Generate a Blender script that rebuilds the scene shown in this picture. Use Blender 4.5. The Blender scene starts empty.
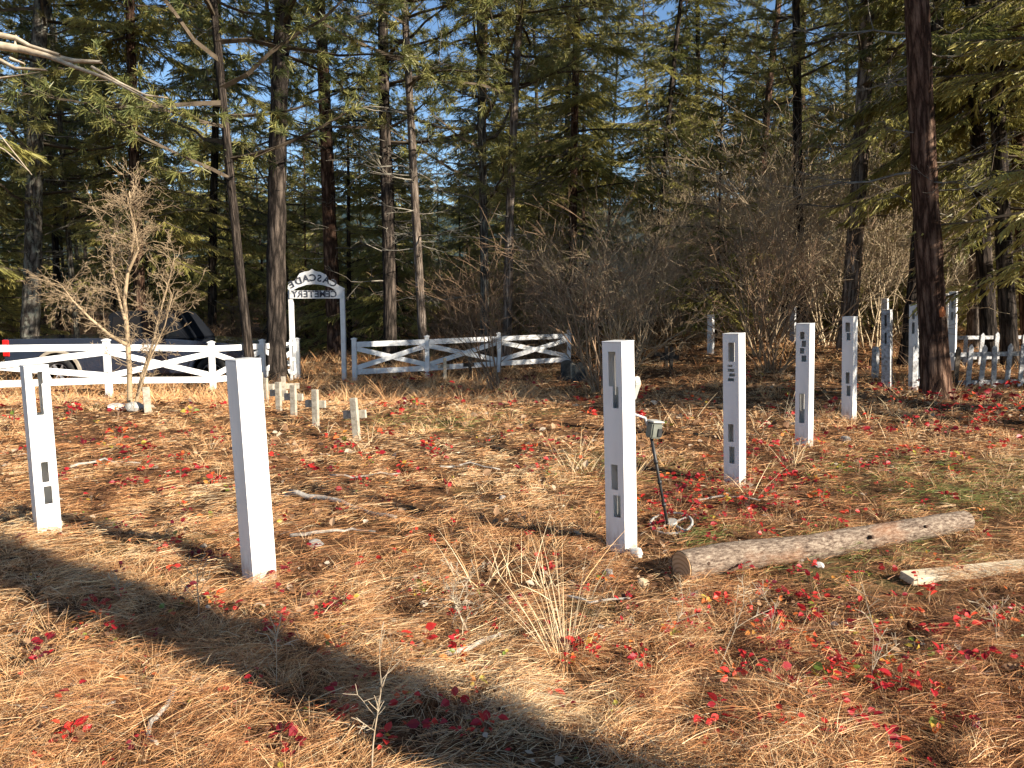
import bpy, bmesh, math, random
import numpy as np
from mathutils import Vector, Matrix, Euler

SUN_AZ, SUN_EL = 32.8, 25.0           # sun stands to the right and behind: direction (+cos, -sin)
F, EYE, PITCH = 770.0, 1.5, math.radians(6.6)
scene = bpy.context.scene
COL = scene.collection
rng = np.random.default_rng(7)
random.seed(7)
SP, CP = math.sin(PITCH), math.cos(PITCH)

# ------------------------------------------------------------------ noise / terrain
def _hash(xi, yi, s):
    n = (xi.astype(np.int64) * 374761393 + yi.astype(np.int64) * 668265263 + s * 1442695041) & 0xffffffff
    n = ((n ^ (n >> 13)) * 1274126177) & 0xffffffff
    n = n ^ (n >> 16)
    return (n & 0xffffff) / float(0xffffff)
def vnoise(x, y, s=0):
    x = np.asarray(x, float); y = np.asarray(y, float)
    xi = np.floor(x); yi = np.floor(y); fx = x - xi; fy = y - yi
    fx = fx * fx * (3 - 2 * fx); fy = fy * fy * (3 - 2 * fy)
    a = _hash(xi, yi, s); b = _hash(xi + 1, yi, s); c = _hash(xi, yi + 1, s); d = _hash(xi + 1, yi + 1, s)
    return (a * (1 - fx) + b * fx) * (1 - fy) + (c * (1 - fx) + d * fx) * fy
def fbm(x, y, s=0, o=4):
    v = 0; a = .5; t = 0
    for k in range(o):
        v = v + a * vnoise(np.asarray(x) * 2 ** k, np.asarray(y) * 2 ** k, s + k); t += a; a *= .5
    return v / t
def S(t):
    t = np.clip(t, 0, 1); return t * t * (3 - 2 * t)
def H(x, y):
    x = np.asarray(x, float); y = np.asarray(y, float)
    z = -.32 * S((y - 10) / 4) * (1 - S((x - 1) / 4))
    z = z - .26 * S((y - 14.8) / 2) * S((-5.2 - x) / 1.2)
    z = z + .22 * S((y - 13) / 4) * S((x - 4) / 3)
    near = 1 - S((np.hypot(x, y) - 25) / 20)
    z = z + (fbm(x * .9, y * .9, 3, 3) - .5) * .10 * near
    z = z + (fbm(x * 3.1, y * 3.1, 9, 3) - .5) * .085 * near + (fbm(x * 9., y * 9., 12, 2) - .5) * .03 * near
    z = z + (fbm(x * .05, y * .05, 5, 2) - .5) * 1.2 * S((np.hypot(x, y) - 30) / 60)
    return z
def h(x, y): return float(H(x, y))
def ray(px, py):
    u = (px - 512) / F; v = (384 - py) / F
    return Vector((u, CP + v * SP, -SP + v * CP))
def G(px, py):
    d = ray(px, py); z = 0.
    for _ in range(40):
        t = (z - EYE) / d.z; z = .5 * z + .5 * h(d.x * t, d.y * t)
    return Vector((d.x * t, d.y * t, h(d.x * t, d.y * t)))
def P(px, py, Y):
    d = ray(px, py); t = Y / d.y
    return Vector((d.x * t, Y, EYE + d.z * t))

# ------------------------------------------------------------------ object helpers
def tag(o, label=None, cat=None, group=None, kind=None):
    if label: o['label'] = label
    if cat: o['category'] = cat
    if group: o['group'] = group
    if kind: o['kind'] = kind
    return o
def empty(name, loc, rz=0.):
    o = bpy.data.objects.new(name, None); COL.objects.link(o)
    o.location = loc; o.rotation_euler = (0, 0, rz); o.empty_display_size = .2
    return o
def link(name, me, parent=None):
    o = bpy.data.objects.new(name, me); COL.objects.link(o)
    if parent: o.parent = parent
    return o
def npmesh(name, V, Fc, mats, midx=None, tint=None, smooth=False):
    V = np.asarray(V, np.float32).reshape(-1, 3); me = bpy.data.meshes.new(name)
    Fs = Fc if isinstance(Fc, list) else [Fc]
    Fs = [np.asarray(f, np.int32) for f in Fs if len(f)]
    nl = sum(f.size for f in Fs); npol = sum(len(f) for f in Fs)
    me.vertices.add(len(V)); me.vertices.foreach_set('co', V.ravel())
    me.loops.add(nl); me.loops.foreach_set('vertex_index', np.concatenate([f.ravel() for f in Fs]))
    me.polygons.add(npol)
    tot = np.concatenate([np.full(len(f), f.shape[1], np.int32) for f in Fs])
    me.polygons.foreach_set('loop_start', np.concatenate([[0], np.cumsum(tot)[:-1]]).astype(np.int32))
    for m in (mats if isinstance(mats, (list, tuple)) else [mats]): me.materials.append(m)
    if midx is not None: me.polygons.foreach_set('material_index', np.asarray(midx, np.int32))
    if tint is not None:
        a = me.attributes.new('tint', 'FLOAT', 'POINT'); a.data.foreach_set('value', np.asarray(tint, np.float32))
    me.polygons.foreach_set('use_smooth', np.full(npol, bool(smooth)))
    me.update(calc_edges=True); me.validate()
    return me
class MB:
    """collects simple solids, built as one mesh"""
    def __init__(s): s.v = []; s.f = []; s.sm = []
    def add(s, vs, fs, M=None, smooth=False):
        b = len(s.v)
        for v in vs:
            v = Vector(v); s.v.append(M @ v if M is not None else v)
        for f in fs: s.f.append([b + i for i in f]); s.sm.append(smooth)
        return s
    def box(s, c, d, M=None, bev=0.):
        x, y, z = d[0] / 2, d[1] / 2, d[2] / 2
        vs = [(c[0] + a * x, c[1] + b * y, c[2] + e * z) for a in (-1, 1) for b in (-1, 1) for e in (-1, 1)]
        return s.add(vs, [(0, 1, 3, 2), (4, 6, 7, 5), (0, 4, 5, 1), (2, 3, 7, 6), (0, 2, 6, 4), (1, 5, 7, 3)], M)
    def beam(s, p, q, w, hh, up=(0, 0, 1)):
        p = Vector(p); q = Vector(q); d = (q - p); L = d.length; d.normalize(); up = Vector(up)
        sd = d.cross(up).normalized(); u2 = sd.cross(d)
        M = Matrix((( d.x, sd.x, u2.x, p.x), (d.y, sd.y, u2.y, p.y), (d.z, sd.z, u2.z, p.z), (0, 0, 0, 1)))
        return s.box((L / 2, 0, 0), (L, w, hh), M)
    def tube(s, pts, rs, n=10, cap=True, smooth=True, rough=0., seed=0):
        pts = [Vector(p) for p in pts]; b = len(s.v); R = random.Random(seed)
        prev = None
        for i, p in enumerate(pts):
            d = (pts[min(i + 1, len(pts) - 1)] - pts[max(i - 1, 0)]).normalized()
            if prev is None: a = d.orthogonal().normalized()
            else: a = (prev - d * prev.dot(d)).normalized()
            prev = a; c = d.cross(a); r = rs[i] if isinstance(rs, (list, tuple)) else rs
            for k in range(n):
                t = 2 * math.pi * k / n; rr = r * (1 + rough * (R.random() - .5))
                s.v.append(p + (a * math.cos(t) + c * math.sin(t)) * rr)
        for i in range(len(pts) - 1):
            for k in range(n):
                s.f.append([b + i * n + k, b + i * n + (k + 1) % n, b + (i + 1) * n + (k + 1) % n, b + (i + 1) * n + k]); s.sm.append(smooth)
        if cap:
            s.f.append([b + k for k in range(n)][::-1]); s.sm.append(False)
            s.f.append([b + (len(pts) - 1) * n + k for k in range(n)]); s.sm.append(False)
        return s
    def prism(s, outline, y0, y1, M=None):
        n = len(outline)
        vs = [(x, y0, z) for x, z in outline] + [(x, y1, z) for x, z in outline]
        fs = [list(range(n)), list(range(n, 2 * n))[::-1]] + [(i, i + n, (i + 1) % n + n, (i + 1) % n) for i in range(n)]
        return s.add(vs, fs, M)
    def build(s, name, mat, parent=None, bevel=0., seg=1):
        me = bpy.data.meshes.new(name); me.from_pydata([tuple(v) for v in s.v], [], s.f)
        me.polygons.foreach_set('use_smooth', s.sm)
        bm = bmesh.new(); bm.from_mesh(me); bmesh.ops.recalc_face_normals(bm, faces=bm.faces)
        if bevel:
            es = [e for e in bm.edges if len(e.link_faces) == 2 and e.calc_face_angle(0) > .6]
            bmesh.ops.bevel(bm, geom=es, offset=bevel, segments=seg, affect='EDGES')
        bm.to_mesh(me); bm.free()
        for m in (mat if isinstance(mat, (list, tuple)) else [mat]): me.materials.append(m)
        return link(name, me, parent)
def children(o): return [c for c in bpy.data.objects if c.parent == o]
def dup(o, loc=None, rz=None, label=None, scale=None):
    r = o.copy(); COL.objects.link(r)
    if loc is not None: r.location = loc
    if rz is not None: r.rotation_euler = (0, 0, rz)
    if scale is not None: r.scale = (scale,) * 3
    if label: r['label'] = label
    for ch in KIDS.get(o.name, []):
        c = ch.copy(); COL.objects.link(c); c.parent = r
    return r
KIDS = {}

# ------------------------------------------------------------------ materials
def mat(name, rough=.8, spec=.2):
    m = bpy.data.materials.new(name); m.use_nodes = True; nt = m.node_tree
    b = nt.nodes['Principled BSDF']; b.inputs['Roughness'].default_value = rough
    b.inputs['Specular IOR Level'].default_value = spec
    return m, nt, b
def N(nt, t, **kw):
    n = nt.nodes.new(t)
    for k, v in kw.items():
        if k in n.inputs: n.inputs[k].default_value = v
        else: setattr(n, k, v)
    return n
def ramp(nt, src, stops, interp='LINEAR'):
    r = nt.nodes.new('ShaderNodeValToRGB'); e = r.color_ramp.elements; r.color_ramp.interpolation = interp
    e[0].position, e[0].color = stops[0][0], (*stops[0][1], 1); e[1].position, e[1].color = stops[-1][0], (*stops[-1][1], 1)
    for p, c in stops[1:-1]:
        k = e.new(p); k.color = (*c, 1)
    nt.links.new(src, r.inputs[0]); return r.outputs[0]
def coords(nt, scale=(1, 1, 1), kind='Object'):
    tc = nt.nodes.new('ShaderNodeTexCoord'); mp = nt.nodes.new('ShaderNodeMapping'); mp.inputs['Scale'].default_value = scale
    nt.links.new(tc.outputs[kind], mp.inputs[0]); return mp.outputs[0]
def noise(nt, vec, scale, detail=5, rough=.6, dist=0.):
    n = N(nt, 'ShaderNodeTexNoise', Scale=scale, Detail=detail, Roughness=rough, Distortion=dist)
    if vec is not None: nt.links.new(vec, n.inputs['Vector'])
    return n.outputs['Fac']
def bump(nt, b, src, strength=.5, dist=.01):
    n = N(nt, 'ShaderNodeBump', Strength=strength, Distance=dist); nt.links.new(src, n.inputs['Height']); nt.links.new(n.outputs[0], b.inputs['Normal'])
def mixc(nt, fac, a, b_, blend='MIX'):
    n = nt.nodes.new('ShaderNodeMix'); n.data_type = 'RGBA'; n.blend_type = blend
    for s_, i in ((fac, 0), (a, 6), (b_, 7)):
        if hasattr(s_, 'links') or isinstance(s_, bpy.types.NodeSocket): nt.links.new(s_, n.inputs[i])
        elif i == 0: n.inputs[0].default_value = s_
        else: n.inputs[i].default_value = (*s_, 1)
    return n.outputs[2]
def simple(name, c1, c2, scale=8, rough=.7, spec=.2, bmp=0., bs=40, sc=(1, 1, 1), lo=.35, hi=.65, bd=.01):
    m, nt, b = mat(name, rough, spec); co = coords(nt, sc)
    nt.links.new(ramp(nt, noise(nt, co, scale), [(lo, c1), (hi, c2)]), b.inputs['Base Color'])
    if bmp: bump(nt, b, noise(nt, co, bs, 6), bmp, bd)
    return m
def tinted(name, stops, rough=.6, spec=.15, trans=None, objvar=.0):
    m, nt, b = mat(name, rough, spec)
    a = nt.nodes.new('ShaderNodeAttribute'); a.attribute_name = 'tint'
    src = a.outputs['Fac']
    if objvar:
        oi = nt.nodes.new('ShaderNodeObjectInfo'); mm = N(nt, 'ShaderNodeMath', operation='MULTIPLY_ADD'); nt.links.new(oi.outputs['Random'], mm.inputs[0])
        mm.inputs[1].default_value = objvar; nt.links.new(src, mm.inputs[2])
        m2 = N(nt, 'ShaderNodeMath', operation='SUBTRACT'); nt.links.new(mm.outputs[0], m2.inputs[0]); m2.inputs[1].default_value = objvar / 2; src = m2.outputs[0]
    c = ramp(nt, src, stops); nt.links.new(c, b.inputs['Base Color'])
    if trans:
        t = nt.nodes.new('ShaderNodeBsdfTranslucent'); nt.links.new(c, t.inputs[0])
        mx = nt.nodes.new('ShaderNodeMixShader'); mx.inputs[0].default_value = trans
        nt.links.new(b.outputs[0], mx.inputs[1]); nt.links.new(t.outputs[0], mx.inputs[2])
        nt.links.new(mx.outputs[0], nt.nodes['Material Output'].inputs[0])
    return m

def bark(name, dark, light, sc=1., lich=None):
    m, nt, b = mat(name, .92, .1); co = coords(nt, (8 * sc, 8 * sc, 1.3 * sc))
    v = N(nt, 'ShaderNodeTexVoronoi', Scale=2.4, feature='DISTANCE_TO_EDGE')
    w = nt.nodes.new('ShaderNodeMix'); w.data_type = 'VECTOR'; w.inputs[0].default_value = .5
    nn = N(nt, 'ShaderNodeTexNoise', Scale=2.6, Detail=7., Roughness=.7); nt.links.new(co, nn.inputs['Vector'])
    nt.links.new(co, w.inputs[4]); nt.links.new(nn.outputs['Color'], w.inputs[5]); nt.links.new(w.outputs[1], v.inputs['Vector'])
    fine = noise(nt, co, 5, 7, .7)
    mm = N(nt, 'ShaderNodeMath', operation='MULTIPLY'); nt.links.new(v.outputs['Distance'], mm.inputs[0]); nt.links.new(fine, mm.inputs[1])
    c = ramp(nt, mm.outputs[0], [(.01, tuple(x * .4 for x in dark)), (.06, dark), (.25, light)])
    big = ramp(nt, noise(nt, coords(nt, (1, 1, .5)), 2.2, 4), [(.4, (.65, .65, .65)), (.65, (1.15, 1.1, 1.05))])
    c = mixc(nt, 1., c, big, 'MULTIPLY')
    if lich:
        c = mixc(nt, ramp(nt, noise(nt, coords(nt, (2, 2, 1)), 3.5, 6, .7), [(.5, (0, 0, 0)), (.66, (.8, .8, .8))]), c, lich)
    nt.links.new(c, b.inputs['Base Color']); bump(nt, b, mm.outputs[0], 1., .06)
    return m
M = {}
M['bark_dark'] = bark('dark fir bark', (.05, .04, .033), (.19, .15, .12))
M['bark_grey'] = bark('grey fir bark', (.10, .085, .07), (.30, .27, .23), lich=(.32, .33, .26))
M['bark_red'] = bark('red pine bark', (.10, .056, .038), (.36, .235, .165))
M['bark_pale'] = bark('pale pine bark', (.18, .14, .11), (.55, .46, .38))
M['dead_wood'] = simple('dead limb wood', (.13, .11, .09), (.30, .27, .21), 6, .9, .1)
M['twig_brown'] = simple('brown shrub twigs', (.15, .09, .055), (.42, .28, .17), 3, .85, .1)
M['twig_sunlit'] = simple('sunlit tan shrub twigs', (.36, .27, .17), (.58, .46, .30), 3, .85, .1)  # tan carries the sunlight on the lit thickets in its colour
M['sapling'] = simple('sapling bark', (.26, .185, .11), (.46, .34, .21), 3, .85, .1)
M['twig_grey'] = simple('grey shrub twigs', (.27, .195, .125), (.54, .41, .26), 3, .85, .1)
M['twig_fir'] = simple('fir twig', (.06, .045, .03), (.13, .10, .07), 6, .9, .1)
M['fir'] = tinted('fir needles', [(0, (.035, .055, .024)), (.45, (.125, .14, .042)), (.75, (.29, .27, .075)), (1, (.46, .40, .12))], .42, .35, .38, .3)
M['pine'] = tinted('pine needles', [(0, (.045, .065, .03)), (.5, (.165, .185, .06)), (.85, (.35, .32, .10)), (1, (.28, .23, .09))], .42, .35, .34, .3)
M['straw'] = tinted('straw and needles', [(0, (.06, .032, .018)), (.2, (.18, .072, .036)), (.45, (.55, .25, .095)), (.65, (.76, .445, .20)), (.85, (.82, .63, .37)), (.93, (.64, .52, .34)), (.97, (.20, .21, .06)), (1, (.17, .22, .05))], .5, .25, .05)
M['red'] = tinted('autumn leaves', [(0, (.12, .012, .02)), (.4, (.42, .018, .026)), (.7, (.62, .045, .03)), (.85, (.60, .19, .04)), (.93, (.48, .38, .06)), (1, (.16, .22, .035))], .45, .4, .3)
M['brown_leaf'] = tinted('dead brown leaves', [(0, (.045, .022, .014)), (.4, (.16, .08, .04)), (.75, (.36, .22, .12)), (1, (.55, .45, .33))], .7, .2, .15)
M['stem'] = simple('dry stem', (.30, .22, .14), (.55, .46, .33), 12, .8, .1)
M['stick'] = simple('weathered stick', (.20, .17, .14), (.46, .42, .36), 14, .9, .1, .5, 60)

def ground_mat():
    m, nt, b = mat('forest floor', .95, .05); co = coords(nt)
    n1 = noise(nt, co, .8, 6, .65); n2 = noise(nt, co, 14, 8, .7, .6); n3 = noise(nt, co, 60, 6, .7, 1.)
    c = ramp(nt, n2, [(.32, (.03, .018, .011)), (.48, (.11, .058, .03)), (.62, (.24, .125, .06)), (.75, (.36, .22, .11))])
    c2 = ramp(nt, n3, [(.3, (.35, .32, .3)), (.55, (1, 1, 1)), (.7, (1.3, 1.2, 1.05))])
    c = mixc(nt, 1., c, c2, 'MULTIPLY')
    c = mixc(nt, ramp(nt, n1, [(.55, (0, 0, 0)), (.72, (.55, .55, .55))]), c, (.20, .19, .07))
    nt.links.new(c, b.inputs['Base Color']); bump(nt, b, n2, .9, .04)
    return m
M['ground'] = ground_mat()
def vinyl():
    m, nt, b = mat('white vinyl', .38, .4); co = coords(nt, (1, 1, 1))
    dirt = N(nt, 'ShaderNodeSeparateXYZ'); nt.links.new(co, dirt.inputs[0])
    r = ramp(nt, dirt.outputs['Z'], [(.0, (1, 1, 1)), (.22, (0, 0, 0))])
    nz = ramp(nt, noise(nt, coords(nt, (1, 1, .35)), 22, 6, .7), [(.42, (0, 0, 0)), (.62, (1, 1, 1))])
    f = mixc(nt, 1., r, nz, 'MULTIPLY')
    c = ramp(nt, noise(nt, coords(nt, (1, 1, .25)), 5, 5), [(.35, (.72, .70, .655)), (.6, (.82, .80, .755))])
    c = mixc(nt, f, c, (.33, .24, .16)); nt.links.new(c, b.inputs['Base Color']); return m
M['vinyl'] = vinyl()
def paint(name, base, worn, amt=.6, hi=.75):
    m, nt, b = mat(name, .65, .2); co = coords(nt, (3, 3, 3), 'Object')
    n = noise(nt, co, 5, 8, .75)
    c = mixc(nt, ramp(nt, n, [(amt, (0, 0, 0)), (hi, (1, 1, 1))]), ramp(nt, noise(nt, co, 1.3, 3), [(.4, tuple(x * .86 for x in base)), (.6, base)]), worn)
    nt.links.new(c, b.inputs['Base Color']); bump(nt, b, n, .3, .01); return m
M['fence'] = paint('white fence paint', (.80, .79, .76), (.36, .32, .27), .58, .76)
M['fence_old'] = paint('old peeling white paint', (.56, .57, .58), (.20, .18, .16), .44, .62)
M['cross'] = paint('weathered cross paint', (.46, .41, .32), (.20, .165, .12), .46, .64)
M['letters'] = paint('faded black letters', (.055, .06, .075), (.30, .30, .31), .5, .66)
M['dark_wood'] = simple('dark weathered wood', (.035, .028, .022), (.11, .09, .07), 9, .9, .1, .5, 40)
M['stone_dark'] = simple('dark headstone', (.035, .035, .033), (.09, .09, .085), 9, .9, .1, .6, 30)
M['stone_grey'] = simple('grey field stone', (.22, .21, .19), (.45, .44, .40), 9, .9, .1, .6, 30)
M['stone_white'] = simple('pale quartz stone', (.50, .46, .40), (.80, .77, .70), 9, .8, .2, .6, 25)
M['stone_tan'] = simple('tan stone', (.45, .33, .20), (.62, .50, .33), 9, .8, .2, .5, 25)
M['navy'] = simple('navy car paint', (.045, .06, .10), (.05, .07, .115), 2, .22, .6)
M['navy'].node_tree.nodes['Principled BSDF'].inputs['Metallic'].default_value = .6
M['navy'].node_tree.nodes['Principled BSDF'].inputs['Coat Weight'].default_value = 1.
M['cab'] = simple('cab paint darkened to shade', (.008, .009, .012), (.01, .012, .016), 2, .8, .1)  # near-black puts the shade over the cab into its colour; truck is navy
M['glass_dark'] = simple('dark car glass', (.01, .012, .014), (.015, .017, .02), 2, .05, .8)
M['tyre'] = simple('tyre rubber', (.02, .02, .02), (.04, .038, .035), 20, .85, .15)
M['rim'] = simple('alloy rim', (.45, .45, .46), (.62, .62, .63), 5, .3, .5)
M['rim'].node_tree.nodes['Principled BSDF'].inputs['Metallic'].default_value = .7
M['flare'] = simple('mud flare', (.32, .27, .20), (.42, .36, .28), 6, .7, .2)
M['tail'] = simple('red tail lamp', (.55, .01, .01), (.7, .02, .02), 5, .15, .6)
M['lamp'] = simple('clear head lamp', (.6, .6, .6), (.75, .75, .75), 5, .1, .6)
M['black_plastic'] = simple('black plastic', (.02, .02, .02), (.035, .035, .035), 20, .45, .4)
M['grey_plastic'] = simple('olive grey plastic', (.11, .115, .09), (.19, .195, .16), 12, .5, .3)
M['pale_plastic'] = simple('pale plastic', (.34, .33, .29), (.48, .47, .42), 12, .5, .3)
M['steel'] = simple('steel', (.35, .35, .35), (.5, .5, .5), 12, .35, .5)
M['lumber'] = simple('cut lumber', (.52, .42, .28), (.68, .57, .40), 4, .8, .15, .3, 30, (1, 18, 18))
M['knot'] = simple('branch knot', (.04, .025, .018), (.10, .06, .04), 12, .9, .1)
def logmat():
    m, nt, b = mat('peeling log bark', .9, .12); co = coords(nt, (1, 3, 3))
    n = noise(nt, co, 22, 8, .8); c = ramp(nt, n, [(.38, (.05, .033, .024)), (.50, (.20, .145, .105)), (.64, (.42, .34, .25))])
    f = ramp(nt, noise(nt, coords(nt, (1, 2, 2)), 2.2, 4), [(.56, (0, 0, 0)), (.72, (.38, .38, .38))])
    c = mixc(nt, f, c, (.42, .19, .09)); nt.links.new(c, b.inputs['Base Color'])
    bump(nt, b, noise(nt, coords(nt, (2, 5, 5)), 18, 6, .7), .8, .012); return m
M['log'] = logmat()
def endgrain():
    m, nt, b = mat('cut end grain', .8, .1)
    w = N(nt, 'ShaderNodeTexWave', wave_type='RINGS', rings_direction='X', Scale=14., Distortion=1.5); nt.links.new(coords(nt), w.inputs['Vector'])
    nt.links.new(ramp(nt, w.outputs['Fac'], [(.0, (.34, .20, .10)), (.6, (.50, .32, .18))]), b.inputs['Base Color']); return m
M['endgrain'] = endgrain()
M['orange_wood'] = simple('fresh orange blaze wood', (.5, .13, .04), (.66, .24, .09), 20, .7, .2, .5, 30)
M['hill'] = simple('wooded mountain', (.03, .05, .055), (.055, .075, .07), .05, .95, .0)

# ------------------------------------------------------------------ ground
def build_ground():
    n = 420; u = np.linspace(-1, 1, n)
    a = 6.2
    gx = np.sinh(a * u) / math.sinh(a) * 900; gy = np.sinh(a * u) / math.sinh(a) * 900 + 5
    X, Y = np.meshgrid(gx, gy); Z = H(X, Y)
    V = np.stack([X, Y, Z], -1).reshape(-1, 3); i = np.arange(n * n).reshape(n, n)
    Q = np.stack([i[:-1, :-1], i[:-1, 1:], i[1:, 1:], i[1:, :-1]], -1).reshape(-1, 4)
    o = link('ground', npmesh('ground', V, Q, M['ground'], smooth=True))
    tag(o, 'uneven clearing floor covered in orange pine needles', 'ground', kind='structure')
build_ground()

def unit(v): return v / np.maximum(np.linalg.norm(v, axis=-1, keepdims=True), 1e-9)
def ribbons(P0, D, L, W, C, segs=3, seed=0, side=None, taper=.85):
    """flat tapering strips, N of them, as verts, quads"""
    n = len(P0); r = np.random.default_rng(seed); L = L[:, None]
    if side is None: side = unit(np.cross(D, r.normal(size=(n, 3))))
    rows = []
    for k in range(segs + 1):
        t = k / segs; c = P0 + D * L * t + C * (t * t); w = (W * (1 - taper * t))[:, None] * .5
        rows += [c - side * w, c + side * w]
    V = np.stack(rows, 1); m = 2 * (segs + 1); b = (np.arange(n) * m)[:, None]
    Q = np.concatenate([b + np.array([2 * k, 2 * k + 1, 2 * k + 3, 2 * k + 2]) for k in range(segs)], 1).reshape(-1, 4)
    return V.reshape(-1, 3), Q, m
def green_mask(x, y):
    g = np.zeros_like(x)
    for px, py, r in ((960, 480, .9), (880, 547, .45), (800, 560, .3), (990, 500, .8), (640, 470, .5), (430, 425, .9), (700, 545, .3)):
        p = G(px, py); g = np.maximum(g, np.exp(-((x - p.x) ** 2 + ((y - p.y) * 1.3) ** 2) / r ** 2))
    return g

def litter():
    n = 760000
    y = 1.5 * np.exp(rng.random(n) * math.log(26 / 1.5)); x = (rng.random(n) * 2 - 1) * (.82 * y + 1.0)
    # thin patches where dark soil shows
    keep = (fbm(x * 2.3, y * 2.3, 21, 3) + rng.random(n) * .42) > .50
    x, y = x[keep], y[keep]; n = len(x)
    clump = S((fbm(x * 5.5, y * 7, 71, 3) - .42) / .22)
    k2 = rng.random(n) < .22 + .78 * clump; x, y, clump = x[k2], y[k2], clump[k2]; n = len(x)
    fl = (fbm(x * .8, y * .8, 31, 2) - .5) * 7 + (fbm(x * 4.5, y * 4.5, 35, 2) - .5) * 9
    ang = fl + rng.normal(size=n) * .8
    lift = np.abs(rng.normal(size=n)) * .2 + (rng.random(n) < .1) * rng.random(n) * .6
    D = np.stack([np.cos(ang) * np.cos(lift), np.sin(ang) * np.cos(lift), np.sin(lift)], 1)
    far = np.clip(y / 4.4, .85, 5)
    L = (.07 + .13 * rng.random(n)) * np.clip(5 / y, .62, 1.); W = (.0014 + .0016 * rng.random(n) ** 2) * far
    z = H(x, y) + rng.random(n) ** 1.5 * (.018 + .07 * clump) + .004
    C = np.stack([rng.normal(size=n) * .02, rng.normal(size=n) * .02, -L * np.sin(lift) * .9 - .004], 1)
    V, Q, m = ribbons(np.stack([x, y, z], 1), D, L, W, C, 3, 1)
    zone = fbm(x * .9, y * .9, 41, 4); left = S((-x - .2) / 2.5) * S((4.6 - y) / 2)
    t = .52 + (zone - .5) * .9 + (fbm(x * 6, y * 6, 47, 2) - .5) * .35 + rng.normal(size=n) * .17 + left * .08
    t = np.where(rng.random(n) < .10, t - .35, t); t = np.clip(t, .02, .9)
    g = green_mask(x, y) * (fbm(x * 3, y * 3, 55, 3) > .36)
    t = np.where(rng.random(n) < g * .8, .97 + .03 * rng.random(n), t)
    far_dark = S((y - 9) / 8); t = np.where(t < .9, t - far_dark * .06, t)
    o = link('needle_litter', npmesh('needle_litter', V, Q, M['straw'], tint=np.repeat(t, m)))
    tag(o, 'thick mat of orange fallen pine needles and flattened straw', 'needle litter', kind='stuff')
litter()

def debris():
    n = 15000; y = 1.8 * np.exp(rng.random(n) * math.log(14 / 1.8)); x = (rng.random(n) * 2 - 1) * (.8 * y + .8)
    keep = fbm(x * 1.6, y * 1.6, 61, 3) > .5; x, y = x[keep], y[keep]; n = len(x)
    P0 = np.stack([x, y, H(x, y) + .012 + .02 * rng.random(n)], 1); D = unit(rng.normal(size=(n, 3)) * np.array([1, 1, .3]))
    up = np.array([0, 0, 1.]) + rng.normal(size=(n, 3)) * .5; V, Fc = leaflets(P0, D, up, (.018 + .036 * rng.random(n) ** 2) * np.clip(y / 4, .9, 2.2))
    T = np.clip(rng.normal(size=n) * .3 + .5, 0, 1)
    o = link('fallen_leaves', npmesh('fallen_leaves', V, Fc, M['brown_leaf'], tint=np.repeat(T, 8))); tag(o, 'curled brown and tan dead leaves lying in the needle mat', 'leaf litter', kind='stuff')
def tufts():
    """short dry grass tufts all over, taller along the fence and the wood's edge"""
    Ps = []; Ds = []; Ls = []; Ws = []; Ts = []
    def tuft(x, y, nb, hgt, spread, tone, w):
        a = rng.random(nb) * 2 * math.pi; e = np.clip(1.25 - np.abs(rng.normal(size=nb)) * spread, .15, 1.5)
        r = rng.random(nb) * .035 * (hgt / .12)
        Ps.append(np.stack([x + np.cos(a) * r, y + np.sin(a) * r, np.full(nb, h(x, y) - .005)], 1))
        Ds.append(np.stack([np.cos(a) * np.cos(e), np.sin(a) * np.cos(e), np.sin(e)], 1))
        Ls.append(hgt * (.5 + rng.random(nb) * .7)); Ws.append(np.full(nb, w)); Ts.append(np.clip(tone + rng.normal(size=nb) * .1, .05, .92))
    for _ in range(3600):
        y = 1.7 * math.exp(rng.random() * math.log(16 / 1.7)); x = (rng.random() * 2 - 1) * (.8 * y + .8)
        if fbm(x * 1.2, y * 1.2, 77, 3) < .47: continue
        tuft(x, y, int(10 + rng.random() * 22), .05 + .07 * rng.random() + .008 * y, .6, .66, .0018 * max(1, y / 4))
    for _ in range(5200):
        y = 11 + 22 * rng.random() ** 1.2; x = (rng.random() * 2 - 1) * (.8 * y + 1)
        if x > -.5 + y * .07 and y < 22 and rng.random() < .75: continue
        if y < 13 and rng.random() < .5: continue
        tuft(x, y, int(9 + rng.random() * 9), .16 + .30 * rng.random(), .42, .50 + .2 * rng.random(), .008)
    for cx, cy, n in ((500, 590, 6), (760, 425, 10), (690, 430, 6), (600, 470, 5), (880, 420, 8), (340, 440, 5), (760, 470, 4)):
        for k in range(n):
            p = G(cx + rng.normal() * 26, cy + rng.normal() * 9); tuft(p.x, p.y, 9, .22 + .18 * rng.random(), .28, .86, .0035 + .0004 * p.y)
    P0 = np.concatenate(Ps); D = np.concatenate(Ds); L = np.concatenate(Ls); W = np.concatenate(Ws); T = np.concatenate(Ts)
    n = len(P0); C = np.stack([D[:, 0] * L * .25, D[:, 1] * L * .25, -L * .28 * rng.random(n)], 1)
    V, Q, m = ribbons(P0, D, L, W, C, 3, 5)
    o = link('dry_grass', npmesh('dry_grass', V, Q, M['straw'], tint=np.repeat(T, m)))
    tag(o, 'dry straw coloured grass standing over the clearing and along the fence', 'grass', kind='stuff')
tufts()

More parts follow.
